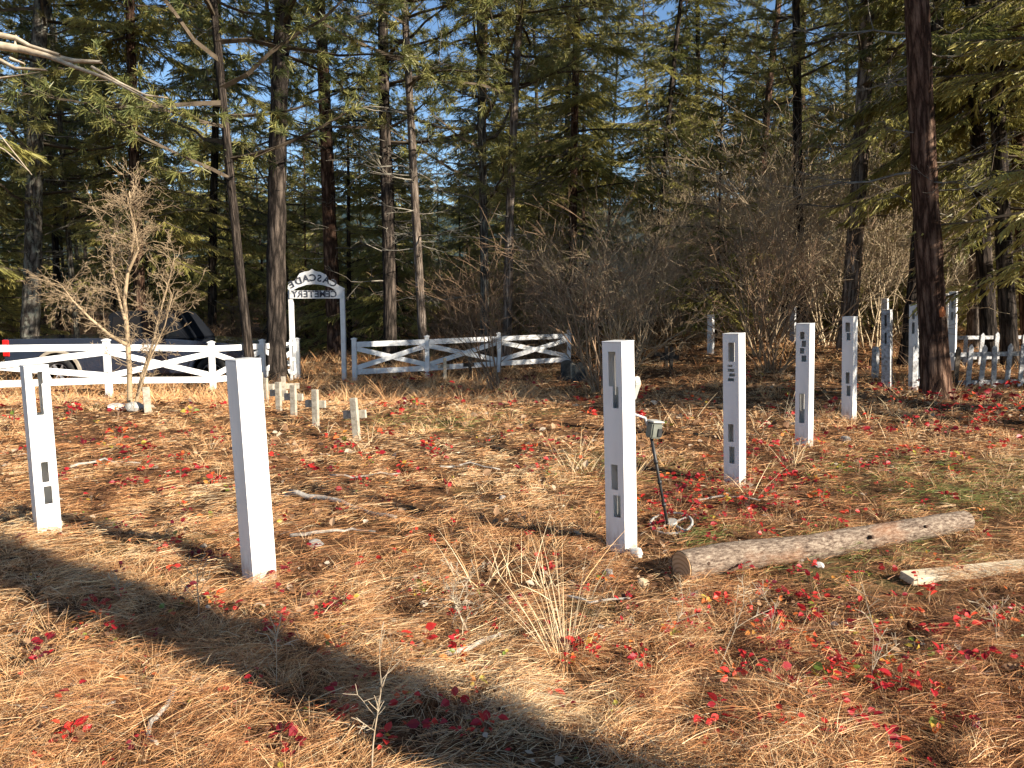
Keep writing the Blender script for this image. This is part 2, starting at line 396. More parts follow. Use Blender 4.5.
# ------------------------------------------------------------------ red leafy ground cover
def segmesh(A, B, ra, rb, k=3):
    A = np.asarray(A, float); B = np.asarray(B, float); ra = np.asarray(ra, float); rb = np.asarray(rb, float)
    d = unit(B - A); ref = np.where(np.abs(d[:, 2:3]) < .9, np.array([[0, 0, 1.]]), np.array([[1., 0, 0]]))
    a = unit(np.cross(d, ref)); c = np.cross(d, a); n = len(A)
    th = np.arange(k) * 2 * math.pi / k
    ring = np.cos(th)[None, :, None] * a[:, None] + np.sin(th)[None, :, None] * c[:, None]
    V = np.concatenate([A[:, None] + ring * ra[:, None, None], B[:, None] + ring * rb[:, None, None]], 1)
    b = (np.arange(n) * 2 * k)[:, None]
    Q = np.stack([np.stack([b[:, 0] + i, b[:, 0] + (i + 1) % k, b[:, 0] + k + (i + 1) % k, b[:, 0] + k + i], 1) for i in range(k)], 1).reshape(-1, 4)
    return V.reshape(-1, 3), Q
LT = np.array([(0, 0, 0), (-.34, .32, .12), (0, .36, 0), (.34, .32, .12), (-.30, .68, .1), (0, .72, 0), (.30, .68, .1), (0, 1.05, -.06)])
LF = np.array([(0, 2, 1), (0, 3, 2), (1, 2, 5), (1, 5, 4), (2, 3, 6), (2, 6, 5), (4, 5, 7), (5, 6, 7)])
def leaflets(P0, D, up, size):
    D = unit(D); sx = unit(np.cross(D, up)); uz = np.cross(sx, D)
    V = P0[:, None, :] + size[:, None, None] * (LT[None, :, 0:1] * sx[:, None] + LT[None, :, 1:2] * D[:, None] + LT[None, :, 2:3] * uz[:, None])
    Fc = (np.arange(len(P0)) * 8)[:, None, None] + LF[None]
    return V.reshape(-1, 3), Fc.reshape(-1, 3)
STK = []
def sprig(x, y, z, n, size, tone, r, hgt=.05):
    """stalk points + leaflets of one small plant"""
    p = []; d = []; s = []; t = []
    for k in range(n):
        a = r.random() * 6.28; e = r.uniform(-.25, .55); rr = r.uniform(0, size * 1.1)
        p.append((x + math.cos(a) * rr, y + math.sin(a) * rr, z + hgt * r.uniform(.35, 1.)))
        d.append((math.cos(a) * math.cos(e), math.sin(a) * math.cos(e), math.sin(e))); s.append(size * r.uniform(.6, 1.15)); t.append(min(1, max(0, tone + r.gauss(0, .12))))
    if abs(x) + abs(y) > 1: STK.extend(((x, y, z - .02), q, size) for q in p[:4])
    return p, d, s, t
def leafmesh(name, P0, D, Sz, T, seed=0):
    P0 = np.array(P0, float); D = np.array(D, float); r = np.random.default_rng(seed)
    up = np.array([0, 0, 1.]) + r.normal(size=D.shape) * .35
    V, Fc = leaflets(P0, D, up, np.array(Sz)); return npmesh(name, V, Fc, M['red'], tint=np.repeat(np.array(T), 8))
def red_cover():
    r = random.Random(3); P0 = []; D = []; Sz = []; T = []
    cl = [(740, 497, 40, 10, 46), (380, 465, 45, 14, 22), (480, 462, 50, 12, 12), (500, 380, 60, 6, 10), (430, 395, 60, 9, 14), (560, 400, 50, 8, 10),
          (40, 410, 40, 8, 12), (110, 440, 60, 20, 16), (200, 450, 50, 20, 12), (160, 520, 50, 20, 16), (215, 490, 40, 20, 10), (700, 515, 30, 12, 18), (820, 480, 60, 20, 34),
          (900, 450, 60, 14, 26), (980, 430, 50, 14, 26), (880, 400, 60, 8, 16), (980, 400, 50, 6, 24), (650, 400, 60, 8, 8), (800, 610, 60, 20, 26), (880, 640, 60, 25, 30),
          (960, 660, 60, 25, 24), (760, 680, 60, 25, 14), (860, 720, 70, 25, 16), (700, 600, 40, 15, 10), (500, 690, 50, 25, 14), (590, 650, 40, 12, 8), (290, 620, 40, 12, 10),
          (120, 640, 60, 25, 6), (60, 660, 40, 30, 6), (330, 730, 40, 20, 8), (480, 560, 50, 20, 12), (390, 590, 40, 20, 6), (650, 520, 30, 10, 10), (240, 560, 30, 12, 5), (540, 450, 60, 15, 12), (960, 550, 50, 20, 8), (450, 620, 40, 12, 5), (200, 610, 60, 20, 8)]
    for px, py, sx, sy, n in cl:
        for k in range(int(n * (1.4 if py < 530 else 1.0))):
            p = G(px + r.gauss(0, sx * 1.35), py + r.gauss(0, sy * 1.35))
            if p.y > 16 or p.y < 2: continue
            f = max(1, p.y / 5)
            a = sprig(p.x, p.y, p.z + .015, r.randint(4, 10), r.uniform(.022, .046) * f, r.choice((.08, .15, .25, .33, .38, .45, .5, .6, .66, .75, .88)), r, r.uniform(.04, .085) * f)
            P0 += a[0]; D += a[1]; Sz += a[2]; T += a[3]
    for k in range(620):
        y = 2 * math.exp(r.random() * 1.9); x = r.uniform(-1, 1) * (.75 * y + .4)
        a = sprig(x, y, h(x, y), r.randint(1, 5), r.uniform(.014, .026) * max(1, y / 5), r.choice((.15, .3, .45, .6, .8, .9, .97)), r, .04)
        P0 += a[0]; D += a[1]; Sz += a[2]; T += a[3]
    V1, F1 = leaflets(np.array(P0), np.array(D), np.array([0, 0, 1.]) + np.random.default_rng(0).normal(size=(len(P0), 3)) * .55, np.array(Sz))
    A = np.array([a for a, b, c in STK]); B = np.array([b for a, b, c in STK]); w = np.array([c for a, b, c in STK])
    V2, Q2 = segmesh(A, B, w * .035, w * .02); me = npmesh('red_ground_cover', np.concatenate([V1, V2]), [F1, Q2 + len(V1)], [M['red'], M['twig_brown']], np.concatenate([np.zeros(len(F1)), np.ones(len(Q2))]), np.concatenate([np.repeat(np.array(T), 8), np.zeros(len(V2))]))
    o = link('red_ground_cover', me)
    tag(o, 'scattered red autumn leaves of low ground cover among the straw', 'ground cover', kind='stuff')
red_cover()
def seedling(px, py, n, size, tone, label, seed, hgt=.08):
    r = random.Random(seed); p = G(px, py)
    e = empty('leafy_seedling', p); tag(e, label, 'plant')
    a = sprig(0, 0, 0, n, size, tone, r, hgt)
    link('leaves', leafmesh('leaves', *a, seed=seed), e)
    b = MB()
    for q in a[0][:6]: b.tube([(q[0] * .1, q[1] * .1, -.02), (q[0] * .6, q[1] * .6, q[2] * .6), q], [.0016, .0013, .0009], 4)
    b.build('stem', M['twig_brown'], e)
for a in ((70, 745, 17, .036, .5, 'bright red leaf cluster in the bottom left corner of the clearing'),
          (222, 693, 4, .038, .55, 'single red seedling just below the dark trunk shadow, beside a bent stick'),
          (105, 628, 8, .034, .68, 'orange red leaves on the sunlit edge above the left shadow'),
          (385, 750, 7, .036, .48, 'red leaf rosette in the shadow at the foot of the bare pale twig'),
          (262, 692, 5, .032, .45, 'small red leaves beside the thin bare twig on the trunk shadow edge'),
          (888, 757, 12, .034, .42, 'wide red leaf cluster in the bottom right of the clearing'),
          (936, 742, 9, .036, .95, 'green and yellow leafed seedling among straw, bottom right'),
          (592, 663, 8, .03, .45, 'red leaves sprouting right of the tall dry grass clump base'),
          (463, 645, 6, .034, .52, 'red leaves by the dark hollow left of the tall dry grass clump'),
          (846, 498, 7, .05, .97, 'green leafed sprout among red leaves in front of the second holed post')):
    seedling(*a, seed=int(a[0]))

debris()
# ------------------------------------------------------------------ segments (twigs) as thin prisms
def grow(p, d, L, r, depth, R, out, wig=.25, up=.1, split=(2, 4), shrink=.62, spread=.65, minr=.0018, nseg=4):
    p = Vector(p); d = Vector(d).normalized(); sl = L / nseg; r0 = r
    for i in range(nseg):
        d = (d + Vector((R.gauss(0, wig), R.gauss(0, wig), R.gauss(0, wig) + up)) * .5).normalized()
        q = p + d * sl; r1 = max(minr, r0 * (1 - .55 * (i + 1) / nseg))
        out.append((p.copy(), q.copy(), r, r1)); p = q; r = r1
        if depth > 0 and (i > 0 or nseg < 3):
            for k in range(R.randint(*split) if i == nseg - 1 else R.randint(0, split[1] - 1)):
                dd = (d + Vector((R.gauss(0, spread), R.gauss(0, spread), R.gauss(0, spread * .7)))).normalized()
                grow(p, dd, L * shrink * R.uniform(.6, 1.1), max(minr, r * .62), depth - 1, R, out, wig, up, split, shrink, spread, minr, max(2, nseg - 1))
def segobj(name, segs, m, k=3, parent=None):
    A, B, ra, rb = zip(*segs); V, Q = segmesh([tuple(a) for a in A], [tuple(b) for b in B], ra, rb, k)
    return link(name, npmesh(name, V, Q, m, smooth=True), parent)

# ------------------------------------------------------------------ conifers
def trunk_mesh(name, Ht, r0, m, seed, bow=.12, n=18, rings=70, flare=.35):
    R = random.Random(seed); a1 = R.uniform(0, 6.28); a2 = R.uniform(0, 6.28)
    z = np.concatenate([[-.25], np.linspace(0, 1, rings) ** 1.25 * Ht]); t = np.clip(z / Ht, 0, 1)
    r = r0 * (1 - .86 * t) * (1 + flare * np.exp(-np.clip(z, 0, None) / .3))
    cx = bow * np.sin(z * .35 + a1) * t ** .5; cy = bow * np.sin(z * .3 + a2) * t ** .5
    cx -= cx[1]; cy -= cy[1]
    th = np.arange(n) * 2 * math.pi / n; rr = np.random.default_rng(seed)
    lob = 1 + .05 * np.sin(3 * th + a1)[None] + .05 * rr.normal(size=n)[None] + .04 * rr.normal(size=(len(z), n))
    V = np.stack([cx[:, None] + r[:, None] * lob * np.cos(th), cy[:, None] + r[:, None] * lob * np.sin(th), np.repeat(z[:, None], n, 1)], -1)
    i = np.arange(len(z) * n).reshape(len(z), n); j = np.roll(i, -1, 1)
    Q = np.stack([i[:-1], j[:-1], j[1:], i[1:]], -1).reshape(-1, 4)
    return npmesh(name, V, Q, m, smooth=True)

def fir_crown(name, Ht, zb, Lmax, nb, seed, dense=1., droop=.35):
    r = np.random.default_rng(seed)
    z = zb + (Ht - zb) * np.sort(r.random(nb)) ** 1.05; f = (z - zb) / (Ht - zb)
    L = Lmax * (1 - f) ** .75 * (.55 + .6 * r.random(nb)) + .25; L *= np.where(f < .12, .75, 1)
    az = np.arange(nb) * 2.4 + r.normal(size=nb) * .5; el = -.12 + .75 * f + r.normal(size=nb) * .14; dr = droop * (1.1 - f) * (.7 + .6 * r.random(nb))
    hd = np.stack([np.cos(az), np.sin(az), 0 * az], 1); d0 = hd * np.cos(el)[:, None] + np.array([0, 0, 1.]) * np.sin(el)[:, None]
    org = np.stack([0 * z, 0 * z, z], 1); dn = np.array([0, 0, -1.])
    def pt(b, t): return org[b] + d0[b] * (L[b] * t)[:, None] + dn * (dr[b] * L[b] * (t ** 2 - .45 * t ** 4))[:, None]
    segs = []
    for k in range(5):
        bb = np.arange(nb); t0 = np.full(nb, k / 5); t1 = np.full(nb, (k + 1) / 5)
        segs.append((pt(bb, t0), pt(bb, t1), (.012 + .009 * L) * (1 - .8 * t0), (.012 + .009 * L) * (1 - .8 * t1)))
    # secondary twigs
    ns = np.maximum(4, (L / .085 * 2 * dense)).astype(int); b = np.repeat(np.arange(nb), ns)
    t = .12 + .88 * r.random(len(b)); s = np.where(r.random(len(b)) < .5, -1., 1.)
    perp = np.stack([-hd[b, 1], hd[b, 0], 0 * s], 1) * s[:, None]
    sd = unit(perp * (.9 + .2 * r.random(len(b)))[:, None] + hd[b] * (.65 + .5 * t)[:, None] + dn * (.15 + .55 * r.random(len(b)))[:, None] * (1.15 - f[b])[:, None] + r.normal(size=(len(b), 3)) * .12)
    sl = (L[b] * .36 * (1 - t) ** .6 * (.5 + .7 * r.random(len(b))) + .14)
    p0 = pt(b, t)
    segs.append((p0, p0 + sd * sl[:, None], np.full(len(b), .004), np.full(len(b), .002)))
    # needle sprays
    nn = np.maximum(4, sl / .031).astype(int); q = np.repeat(np.arange(len(b)), nn); u = r.random(len(q))
    side = np.where(r.random(len(q)) < .5, -1., 1.)
    pp = unit(np.cross(sd[q], np.array([0, 0, 1.]))) * side[:, None]
    nd = unit(sd[q] * 1.0 + pp * (.75 * r.random(len(q)))[:, None] + dn * (.45 * r.random(len(q)))[:, None] + r.normal(size=(len(q), 3)) * .16)
    P0 = p0[q] + sd[q] * (sl[q] * u)[:, None] + dn * (.10 * sl[q] * u * u)[:, None]
    nl = .075 + .085 * r.random(len(q)); W = .015 + .012 * r.random(len(q))
    bt = r.random(nb); st = r.random(len(b))
    T = np.clip(.42 + .42 * bt[b][q] + .28 * st[q] + .15 * r.random(len(q)) + .12 * (t[q] - .5), 0, 1)
    V, Q, m = ribbons(P0, nd, nl, W, dn * (nl * .2)[:, None], 1, seed, side=unit(np.cross(nd, np.array([0, 0, .8]) + r.normal(size=nd.shape) * 1.1)), taper=.55)
    Vt, Qt = segmesh(np.concatenate([x[0] for x in segs]), np.concatenate([x[1] for x in segs]), np.concatenate([x[2] for x in segs]), np.concatenate([x[3] for x in segs]))
    mi = np.concatenate([np.zeros(len(Q)), np.ones(len(Qt))])
    return npmesh(name, np.concatenate([V, Vt]), np.concatenate([Q, Qt + len(V)]), [M['fir'], M['twig_fir']], mi, np.concatenate([np.repeat(T, m), np.zeros(len(Vt))]))

def pine_crown(name, Ht, zb, Lmax, nb, seed, tl=.17):
    r = np.random.default_rng(seed); R = random.Random(seed)
    segs = []; tips = []
    for i in range(nb):
        f = (i + R.random()) / nb; z = zb + (Ht - zb) * f; L = Lmax * (1 - f) ** .55 * R.uniform(.55, 1.1) + .3
        az = i * 2.4 + R.gauss(0, .4); p = Vector((0, 0, z)); d = Vector((math.cos(az), math.sin(az), R.uniform(-.15, .3) + .4 * f)); rad = .014 + .011 * L
        n = 7
        for k in range(n):
            d = (d.normalized() + Vector((R.gauss(0, .16), R.gauss(0, .16), R.gauss(.03, .13)))).normalized(); q = p + d * L / n
            segs.append((p.copy(), q.copy(), rad * (1 - .85 * k / n), rad * (1 - .85 * (k + 1) / n)))
            if k >= 1:
                for _ in range(R.randint(1, 4)):
                    dd = (d + Vector((R.gauss(0, .8), R.gauss(0, .8), R.gauss(.1, .45)))).normalized(); l2 = R.uniform(.2, .65) * (.4 + L * .25)
                    e = p + dd * l2; segs.append((p.copy(), e.copy(), .006, .003)); tips.append((e, dd))
                    if R.random() < .7:
                        d3 = (dd + Vector((R.gauss(0, .6), R.gauss(0, .6), R.gauss(.1, .4)))).normalized(); e3 = p + dd * l2 * .6 + d3 * l2 * .5
                        segs.append((p + dd * l2 * .6, e3.copy(), .004, .003)); tips.append((e3, d3))
            p = q
        tips.append((p, d))
    tp = np.array([tuple(a) for a, _ in tips]); td = np.array([tuple(b) for _, b in tips]); k = 30
    q = np.repeat(np.arange(len(tp)), k); off = r.random(len(q)) * .14
    nd = unit(td[q] * .75 + r.normal(size=(len(q), 3)) * .62)
    T = np.clip(.34 + .42 * r.random(len(tp))[q] + .25 * r.random(len(q)), 0, 1); T = np.where(r.random(len(tp))[q] < .05, .97, T)
    nl = tl * (.7 + .6 * r.random(len(q)))
    V, Q, m = ribbons(tp[q] - td[q] * off[:, None], nd, nl, .012 + .006 * r.random(len(q)), np.array([0, 0, -1.]) * (nl * .25)[:, None], 1, seed, taper=.5)
    A, B, ra, rb = zip(*segs); Vt, Qt = segmesh([tuple(a) for a in A], [tuple(b) for b in B], ra, rb)
    mi = np.concatenate([np.zeros(len(Q)), np.ones(len(Qt))])
    return npmesh(name, np.concatenate([V, Vt]), np.concatenate([Q, Qt + len(V)]), [M['pine'], M['twig_fir']], mi, np.concatenate([np.repeat(T, m), np.zeros(len(Vt))]))

def dead_mesh(name, z0, z1, n, Lm, seed, m):
    R = random.Random(seed); out = []
    for i in range(n):
        z = R.uniform(z0, z1); az = R.uniform(0, 6.28); L = Lm * R.uniform(.3, 1)
        grow((0, 0, z), (math.cos(az), math.sin(az), R.uniform(-.3, .25)), L, .011 + .008 * L, 2, R, out, .22, -.05 if R.random() < .6 else .1, (1, 3), .5, .6, .003, 4)
    A, B, ra, rb = zip(*out); V, Q = segmesh([tuple(a) for a in A], [tuple(b) for b in B], ra, rb)
    return npmesh(name, V, Q, m, smooth=True)

CR = {}
for i, (Ht, zb, Lm, nb) in enumerate(((27, 3.2, 3.2, 150), (24, 4.4, 3.0, 125), (29, 2.2, 3.6, 165), (22, 5., 2.9, 105))): CR['fir%d' % i] = (fir_crown('crown', Ht, zb, Lm, nb, 100 + i, .8), Ht)
for i, (Ht, zb, Lm, nb) in enumerate(((8.5, .5, 2.0, 85), (6.5, .4, 1.7, 70), (11, .8, 2.3, 95), (8.5, 1.9, 2.5, 60), (8.0, 3.6, 1.8, 75))): CR['young%d' % i] = (fir_crown('crown', Ht, zb, Lm, nb, 140 + i, .8, .25), Ht)
for i, (Ht, zb, Lm, nb) in enumerate(((26, 5.5, 3.6, 74), (24, 6.5, 3.3, 66), (28, 4, 3.8, 84), (27, 14, 2.8, 34))): CR['pine%d' % i] = (pine_crown('crown', Ht, zb, Lm, nb, 170 + i), Ht)
DEAD = [dead_mesh('dead_branches', 1.6, 9, 26, 1.9, 200, M['dead_wood']), dead_mesh('dead_branches', 2.5, 12, 34, 1.5, 201, M['dead_wood']), dead_mesh('dead_branches', 1.2, 6, 20, 1.4, 202, M['dead_wood'])]
TR = {}
def trunk_for(Ht, bk, v):
    k = (Ht, bk, v)
    if k not in TR: TR[k] = trunk_mesh('trunk', Ht, .2, M[bk], hash(bk) % 1 + v * 17 + int(Ht), bow=.10 + .05 * v)
    return TR[k]
ntree = [0]
def tree(loc, r, crown, bk, label, lean=(0, 0), name='conifer_tree', cat='tree', group=None, dead=None, sc=1., rz=None):
    ntree[0] += 1; i = ntree[0]; R = random.Random(i * 31 + 5)
    o = empty(name, loc); o.rotation_euler = (lean[1], lean[0], 0) ; o.scale = (sc,) * 3
    tag(o, label, cat, group)
    cm, Ht = CR[crown]; rz = R.uniform(0, 6.28) if rz is None else rz
    t = link('trunk', trunk_for(Ht, bk, i % 3), o); k = r / .2 / sc; t.scale = (k, k, 1); t.rotation_euler = (0, 0, 0 if r > .12 else rz)
    c = link('crown', cm, o); c.rotation_euler = (0, 0, rz)
    if dead is not None:
        d = link('dead_branches', DEAD[dead], o); d.rotation_euler = (0, 0, R.uniform(0, 6.28))
    return o
def ptree(px1, y1, px0, y0, d, wpx, crown, bk, label, dead=None, **kw):
    a = P(px1, y1, d); b = P(px0, y0, d); s = (b.x - a.x) / (b.z - a.z)
    gz = h(a.x, d); x0 = a.x - s * (a.z - gz); gz = h(x0, d)
    ang = math.atan(s)
    return tree((x0, d, gz - .03), wpx * d / F / 2 / .93, crown, bk, label, (ang, 0), dead=dead, **kw)
taken = []
for a in (
    (31, 300, 46, 10, 21, 16.5, 'pine2', 'bark_grey', 'grey lichened fir trunk rising behind the pickup bed', 0),
    (277.5, 340, 284, 0, 16.3, 18.5, 'pine1', 'bark_dark', 'thick dark fir standing against the left post of the cemetery gate', None),
    (333, 280, 318, 0, 23, 14, 'pine0', 'bark_red', 'reddish pine seen through and above the gate arch', 1),
    (244, 300, 212, 0, 15.4, 8.5, 'pine2', 'bark_dark', 'slim leaning black fir between the pickup hood and the gate', None),
    (389, 300, 387, 0, 20, 12.5, 'pine0', 'bark_dark', 'straight black fir right of the gate, beside a thin pale pine', 2),
    (421, 300, 403, 0, 18.6, 8.2, 'pine1', 'bark_pale', 'thin pale pine leaning left, behind the first right-hand fence post', 1),
    (484, 300, 482, 0, 20.5, 8.5, 'pine2', 'bark_grey', 'narrow grey trunk behind the middle of the right fence', 0),
    (509, 300, 519, 0, 19.8, 9, 'pine1', 'bark_pale', 'sunlit pale trunk leaning right behind the right fence', 1),
    (573, 300, 576, 0, 25, 8.5, 'fir2', 'bark_red', 'short reddish trunk behind the right end of the fence', 0),
    (650, 300, 682, 0, 29, 6.2, 'fir3', 'bark_dark', 'thin dark trunk leaning right above the arching shrub', None),
    (700, 300, 694, 0, 32, 6.5, 'fir1', 'bark_dark', 'thin straight dark fir above the far white post', None),
    (801, 300, 795, 0, 22, 9.5, 'pine1', 'bark_dark', 'straight dark pine behind the third and fourth holed posts', 1),
    (847, 330, 867, 0, 17, 15.5, 'pine0', 'bark_pale', 'big pale barked pine leaning right behind the fourth white post', 1),
    (889, 300, 891, 0, 30, 7, 'fir3', 'bark_dark', 'dark slender fir far back beside the big pale pine', None),
    (936, 385, 917, 0, 11, 23.5, 'pine3', 'bark_red', 'thick rough barked pine with a fresh orange wound on its trunk', 1),
    (907, 350, 926, 150, 15.2, 12, 'pine3', 'bark_dark', 'dark leaning trunk just behind the wounded pine', None),
    (975, 320, 972, 0, 18.5, 12, 'fir3', 'bark_pale', 'mottled trunk behind the picket fence, left of two dark ones', 0),
    (989, 330, 975, 60, 15.6, 14, 'fir1', 'bark_dark', 'dark trunk right behind the first pickets', 0),
    (1010, 340, 992, 60, 14.8, 14, 'fir2', 'bark_dark', 'curved black trunk behind the last visible pickets', 0),
    (1030, 330, 1018, 60, 16.5, 13, 'fir1', 'bark_red', 'reddish trunk at the right edge of the view behind the pickets', None),
    (213, 300, 216, 0, 27, 8, 'fir0', 'bark_dark', 'thin dark trunk in the deep shade behind the pickup hood', 0)):
    o = ptree(*a[:9], dead=a[9]); taken.append((o.location.x, o.location.y))
# wound on the big right pine
blz = [o for o in bpy.data.objects if o.get('label', '').startswith('thick rough barked pine')][0]

# trees outside the frame whose shadows fall into it
tree((3.42, .117, h(3.42, .117)), .22, 'pine1', 'bark_red', 'large pine beside the photographer casting the long trunk shadow', name='shade_pine', rz=1.)
for k, (x, y, r, cr) in enumerate(((8.8, 7.0, .24, 'pine3'), (10.2, 7.4, .2, 'pine3'), (14.5, 5.0, .22, 'pine3'))):
    tree((x, y, h(x, y)), r, cr, 'bark_dark', 'conifer at the clearing edge beyond the picket fence, outside the view', name='edge_conifer', group='conifers right of the view'); taken.append((x, y))
tree((11.0, 10.7, h(11, 10.7)), .07, 'young0', 'bark_dark', 'unseen bushy young fir added beyond the right edge to shade the pickets', name='edge_conifer', sc=.95); taken.append((11, 10.7))  # unseen fir, added so that its shade falls on the pickets
tree((12.9, 9.9, h(12.9, 9.9)), .07, 'young2', 'bark_dark', 'unseen taller bushy fir added as shade caster beyond the right edge, behind the young one', name='edge_conifer', sc=.8)  # second unseen fir added for the same shade
for x, y, t in ((8.7, 6.5, 'unseen slender fir added to cast shade from beyond the right edge, nearest the photographer'), (10.6, 6.9, 'unseen slender fir added to cast shade from beyond the right edge, second from the photographer')):
    tree((x, y, h(x, y)), .08, 'young4', 'bark_dark', t, name='edge_conifer'); taken.append((x, y))  # added shadow casters, raised crowns shaped to band the middle ground
# two low crowned firs just outside the frame, boughs reaching in
tree((-9.2, 10.4, h(-9.2, 10.4)), .2, 'fir0', 'bark_dark', 'fir beyond the left edge whose hanging boughs reach into the view', name='edge_conifer', rz=.4); taken.append((-9.2, 10.4))
tree((8.3, 10.2, h(8.3, 10.2)), .13, 'young3', 'bark_dark', 'fir beyond the right edge whose bright boughs hang over the pickets', name='edge_conifer', rz=2.2, sc=1.25); taken.append((8.3, 10.2))
# filler forest
R = random.Random(11); cnt = 0
LBL = {'fir': 'slim dark trunked fir, one of many standing deep in the forest', 'pine': 'tall tufted pine, one of many standing deep in the forest', 'young': 'bushy young fir with branches to the ground in the shaded forest'}
def place(n, ymin, ymax, kinds, gap, sc, xr=.80, pad=4, ok=None):
    c = 0
    for _ in range(n * 30):
        if c >= n: break
        y = ymin + (ymax - ymin) * R.random(); x = R.uniform(-1, 1) * (xr * y + pad)
        if any((x - a) ** 2 + (y - b) ** 2 < gap * gap for a, b in taken): continue
        if ok and not ok(x, y): continue
        taken.append((x, y)); c += 1
        k = R.choice(kinds); kk = k.rstrip('0123456789')
        tree((x, y, h(x, y) - .05), R.uniform(.09, .2) * (1 if kk != 'young' else .5), k, R.choice(('bark_dark', 'bark_dark', 'bark_grey', 'bark_red')), LBL[kk],
             (R.gauss(0, .02), R.gauss(0, .02)), name={'fir': 'fir_tree', 'pine': 'pine_tree', 'young': 'young_fir'}[kk], group={'fir': 'firs of the far forest', 'pine': 'pines of the far forest', 'young': 'young firs of the forest'}[kk],
             dead=R.choice((0, 1, 2)) if kk != 'young' and y < 40 else None, sc=R.uniform(*sc))
def px_of(x, y): return 512 + F * x / y
place(20, 23, 36, ['fir0', 'pine2', 'pine0', 'pine2', 'fir3'], 2.2, (.8, 1.05), ok=lambda x, y: not (290 < px_of(x, y) < 540 or 600 < px_of(x, y) < 720 or 850 < px_of(x, y) < 900) or R.random() < .3)
place(34, 34, 62, ['fir0', 'pine2', 'pine1', 'pine0', 'fir3'], 2.6, (.75, 1.0), ok=lambda x, y: not (300 < px_of(x, y) < 540 or 600 < px_of(x, y) < 720 or 850 < px_of(x, y) < 900) or R.random() < .5)
place(20, 21, 32, ['young0', 'young1', 'young2'], 1.8, (.8, 1.1))
place(60, 30, 60, ['young0', 'young2', 'young2'], 1.9, (.9, 1.4))
place(46, 60, 95, ['fir2', 'fir0', 'young2'], 2.4, (.5, .7), xr=.72)
place(24, 60, 80, ['young2'], 1.8, (1.2, 1.6), xr=.72)
place(10, 16, 24, ['fir0', 'fir2', 'young0'], 2., (.85, 1.), ok=lambda x, y: (px_of(x, y) < 230 and y > 21.5) or px_of(x, y) > 1040 or px_of(x, y) < -40)

# ------------------------------------------------------------------ bare shrubs
def shrub_mesh(seed, n, Hh, spread, r0, m, depth=3, wig=.24, base=.18, minr=.0034):
    R = random.Random(seed); out = []
    for i in range(n):
        a = R.uniform(0, 6.28); s = R.uniform(.1, spread)
        grow((math.cos(a) * base * R.random(), math.sin(a) * base * R.random(), -.05), (math.cos(a) * s, math.sin(a) * s, 1), Hh * R.uniform(.4, .6), r0 * R.uniform(.5, 1.), depth, R, out, wig, .03, (1, 3), .6, .5, minr, 5)
    A, B, ra, rb = zip(*out); V, Q = segmesh([tuple(a) for a in A], [tuple(b) for b in B], ra, rb)
    return npmesh('branches', V, Q, m, smooth=True), len(out)
SH = {}
for k, a in {'brownA': (1, 11, 4.6, .8, .032, M['twig_brown'], 3), 'brownB': (2, 15, 3.4, .9, .024, M['twig_brown'], 3), 'tanA': (3, 14, 4.2, .8, .024, M['twig_sunlit'], 3), 'tanB': (4, 16, 3., 1., .018, M['twig_sunlit'], 3),
             'greyA': (5, 12, 5.2, .7, .028, M['twig_grey'], 3), 'greyB': (6, 14, 3.8, .9, .022, M['twig_grey'], 3)}.items():
    SH[k], nseg_ = shrub_mesh(*a)
def shrub(px, d, kind, sc, label, group=None, rz=None):
    x = (px - 512) / F * d; o = empty('bare_shrub', (x, d, h(x, d) - .03)); o.scale = (sc,) * 3
    o.rotation_euler = (0, 0, random.uniform(0, 6.28) if rz is None else rz); tag(o, label, 'shrub', group); link('branches', SH[kind], o); return o
shrub(497, 14.3, 'brownA', .58, 'multi stemmed bare shrub in front of the right fence panel')
shrub(602, 14.0, 'brownA', .8, 'big dark arching shrub directly behind the centre holed post', rz=2.)
shrub(618, 15.4, 'greyB', .95, 'dense brown thicket behind the centre holed post')
shrub(548, 20.6, 'brownB', .9, 'bare shrub just behind the right end of the fence')
shrub(775, 14.6, 'brownB', 1.05, 'many stemmed bare shrub between the second and third holed posts')
shrub(760, 17.5, 'greyA', 1.1, 'tall grey shrub rising behind the third holed post')
shrub(828, 19.5, 'tanA', 1.35, 'sunlit tan thicket left of the big pale pine')
shrub(872, 18.5, 'tanB', 1.5, 'rounded tan bramble between two grey fence posts and the pale pine')
shrub(715, 24, 'tanA', 1.6, 'pale thicket behind the far white post')
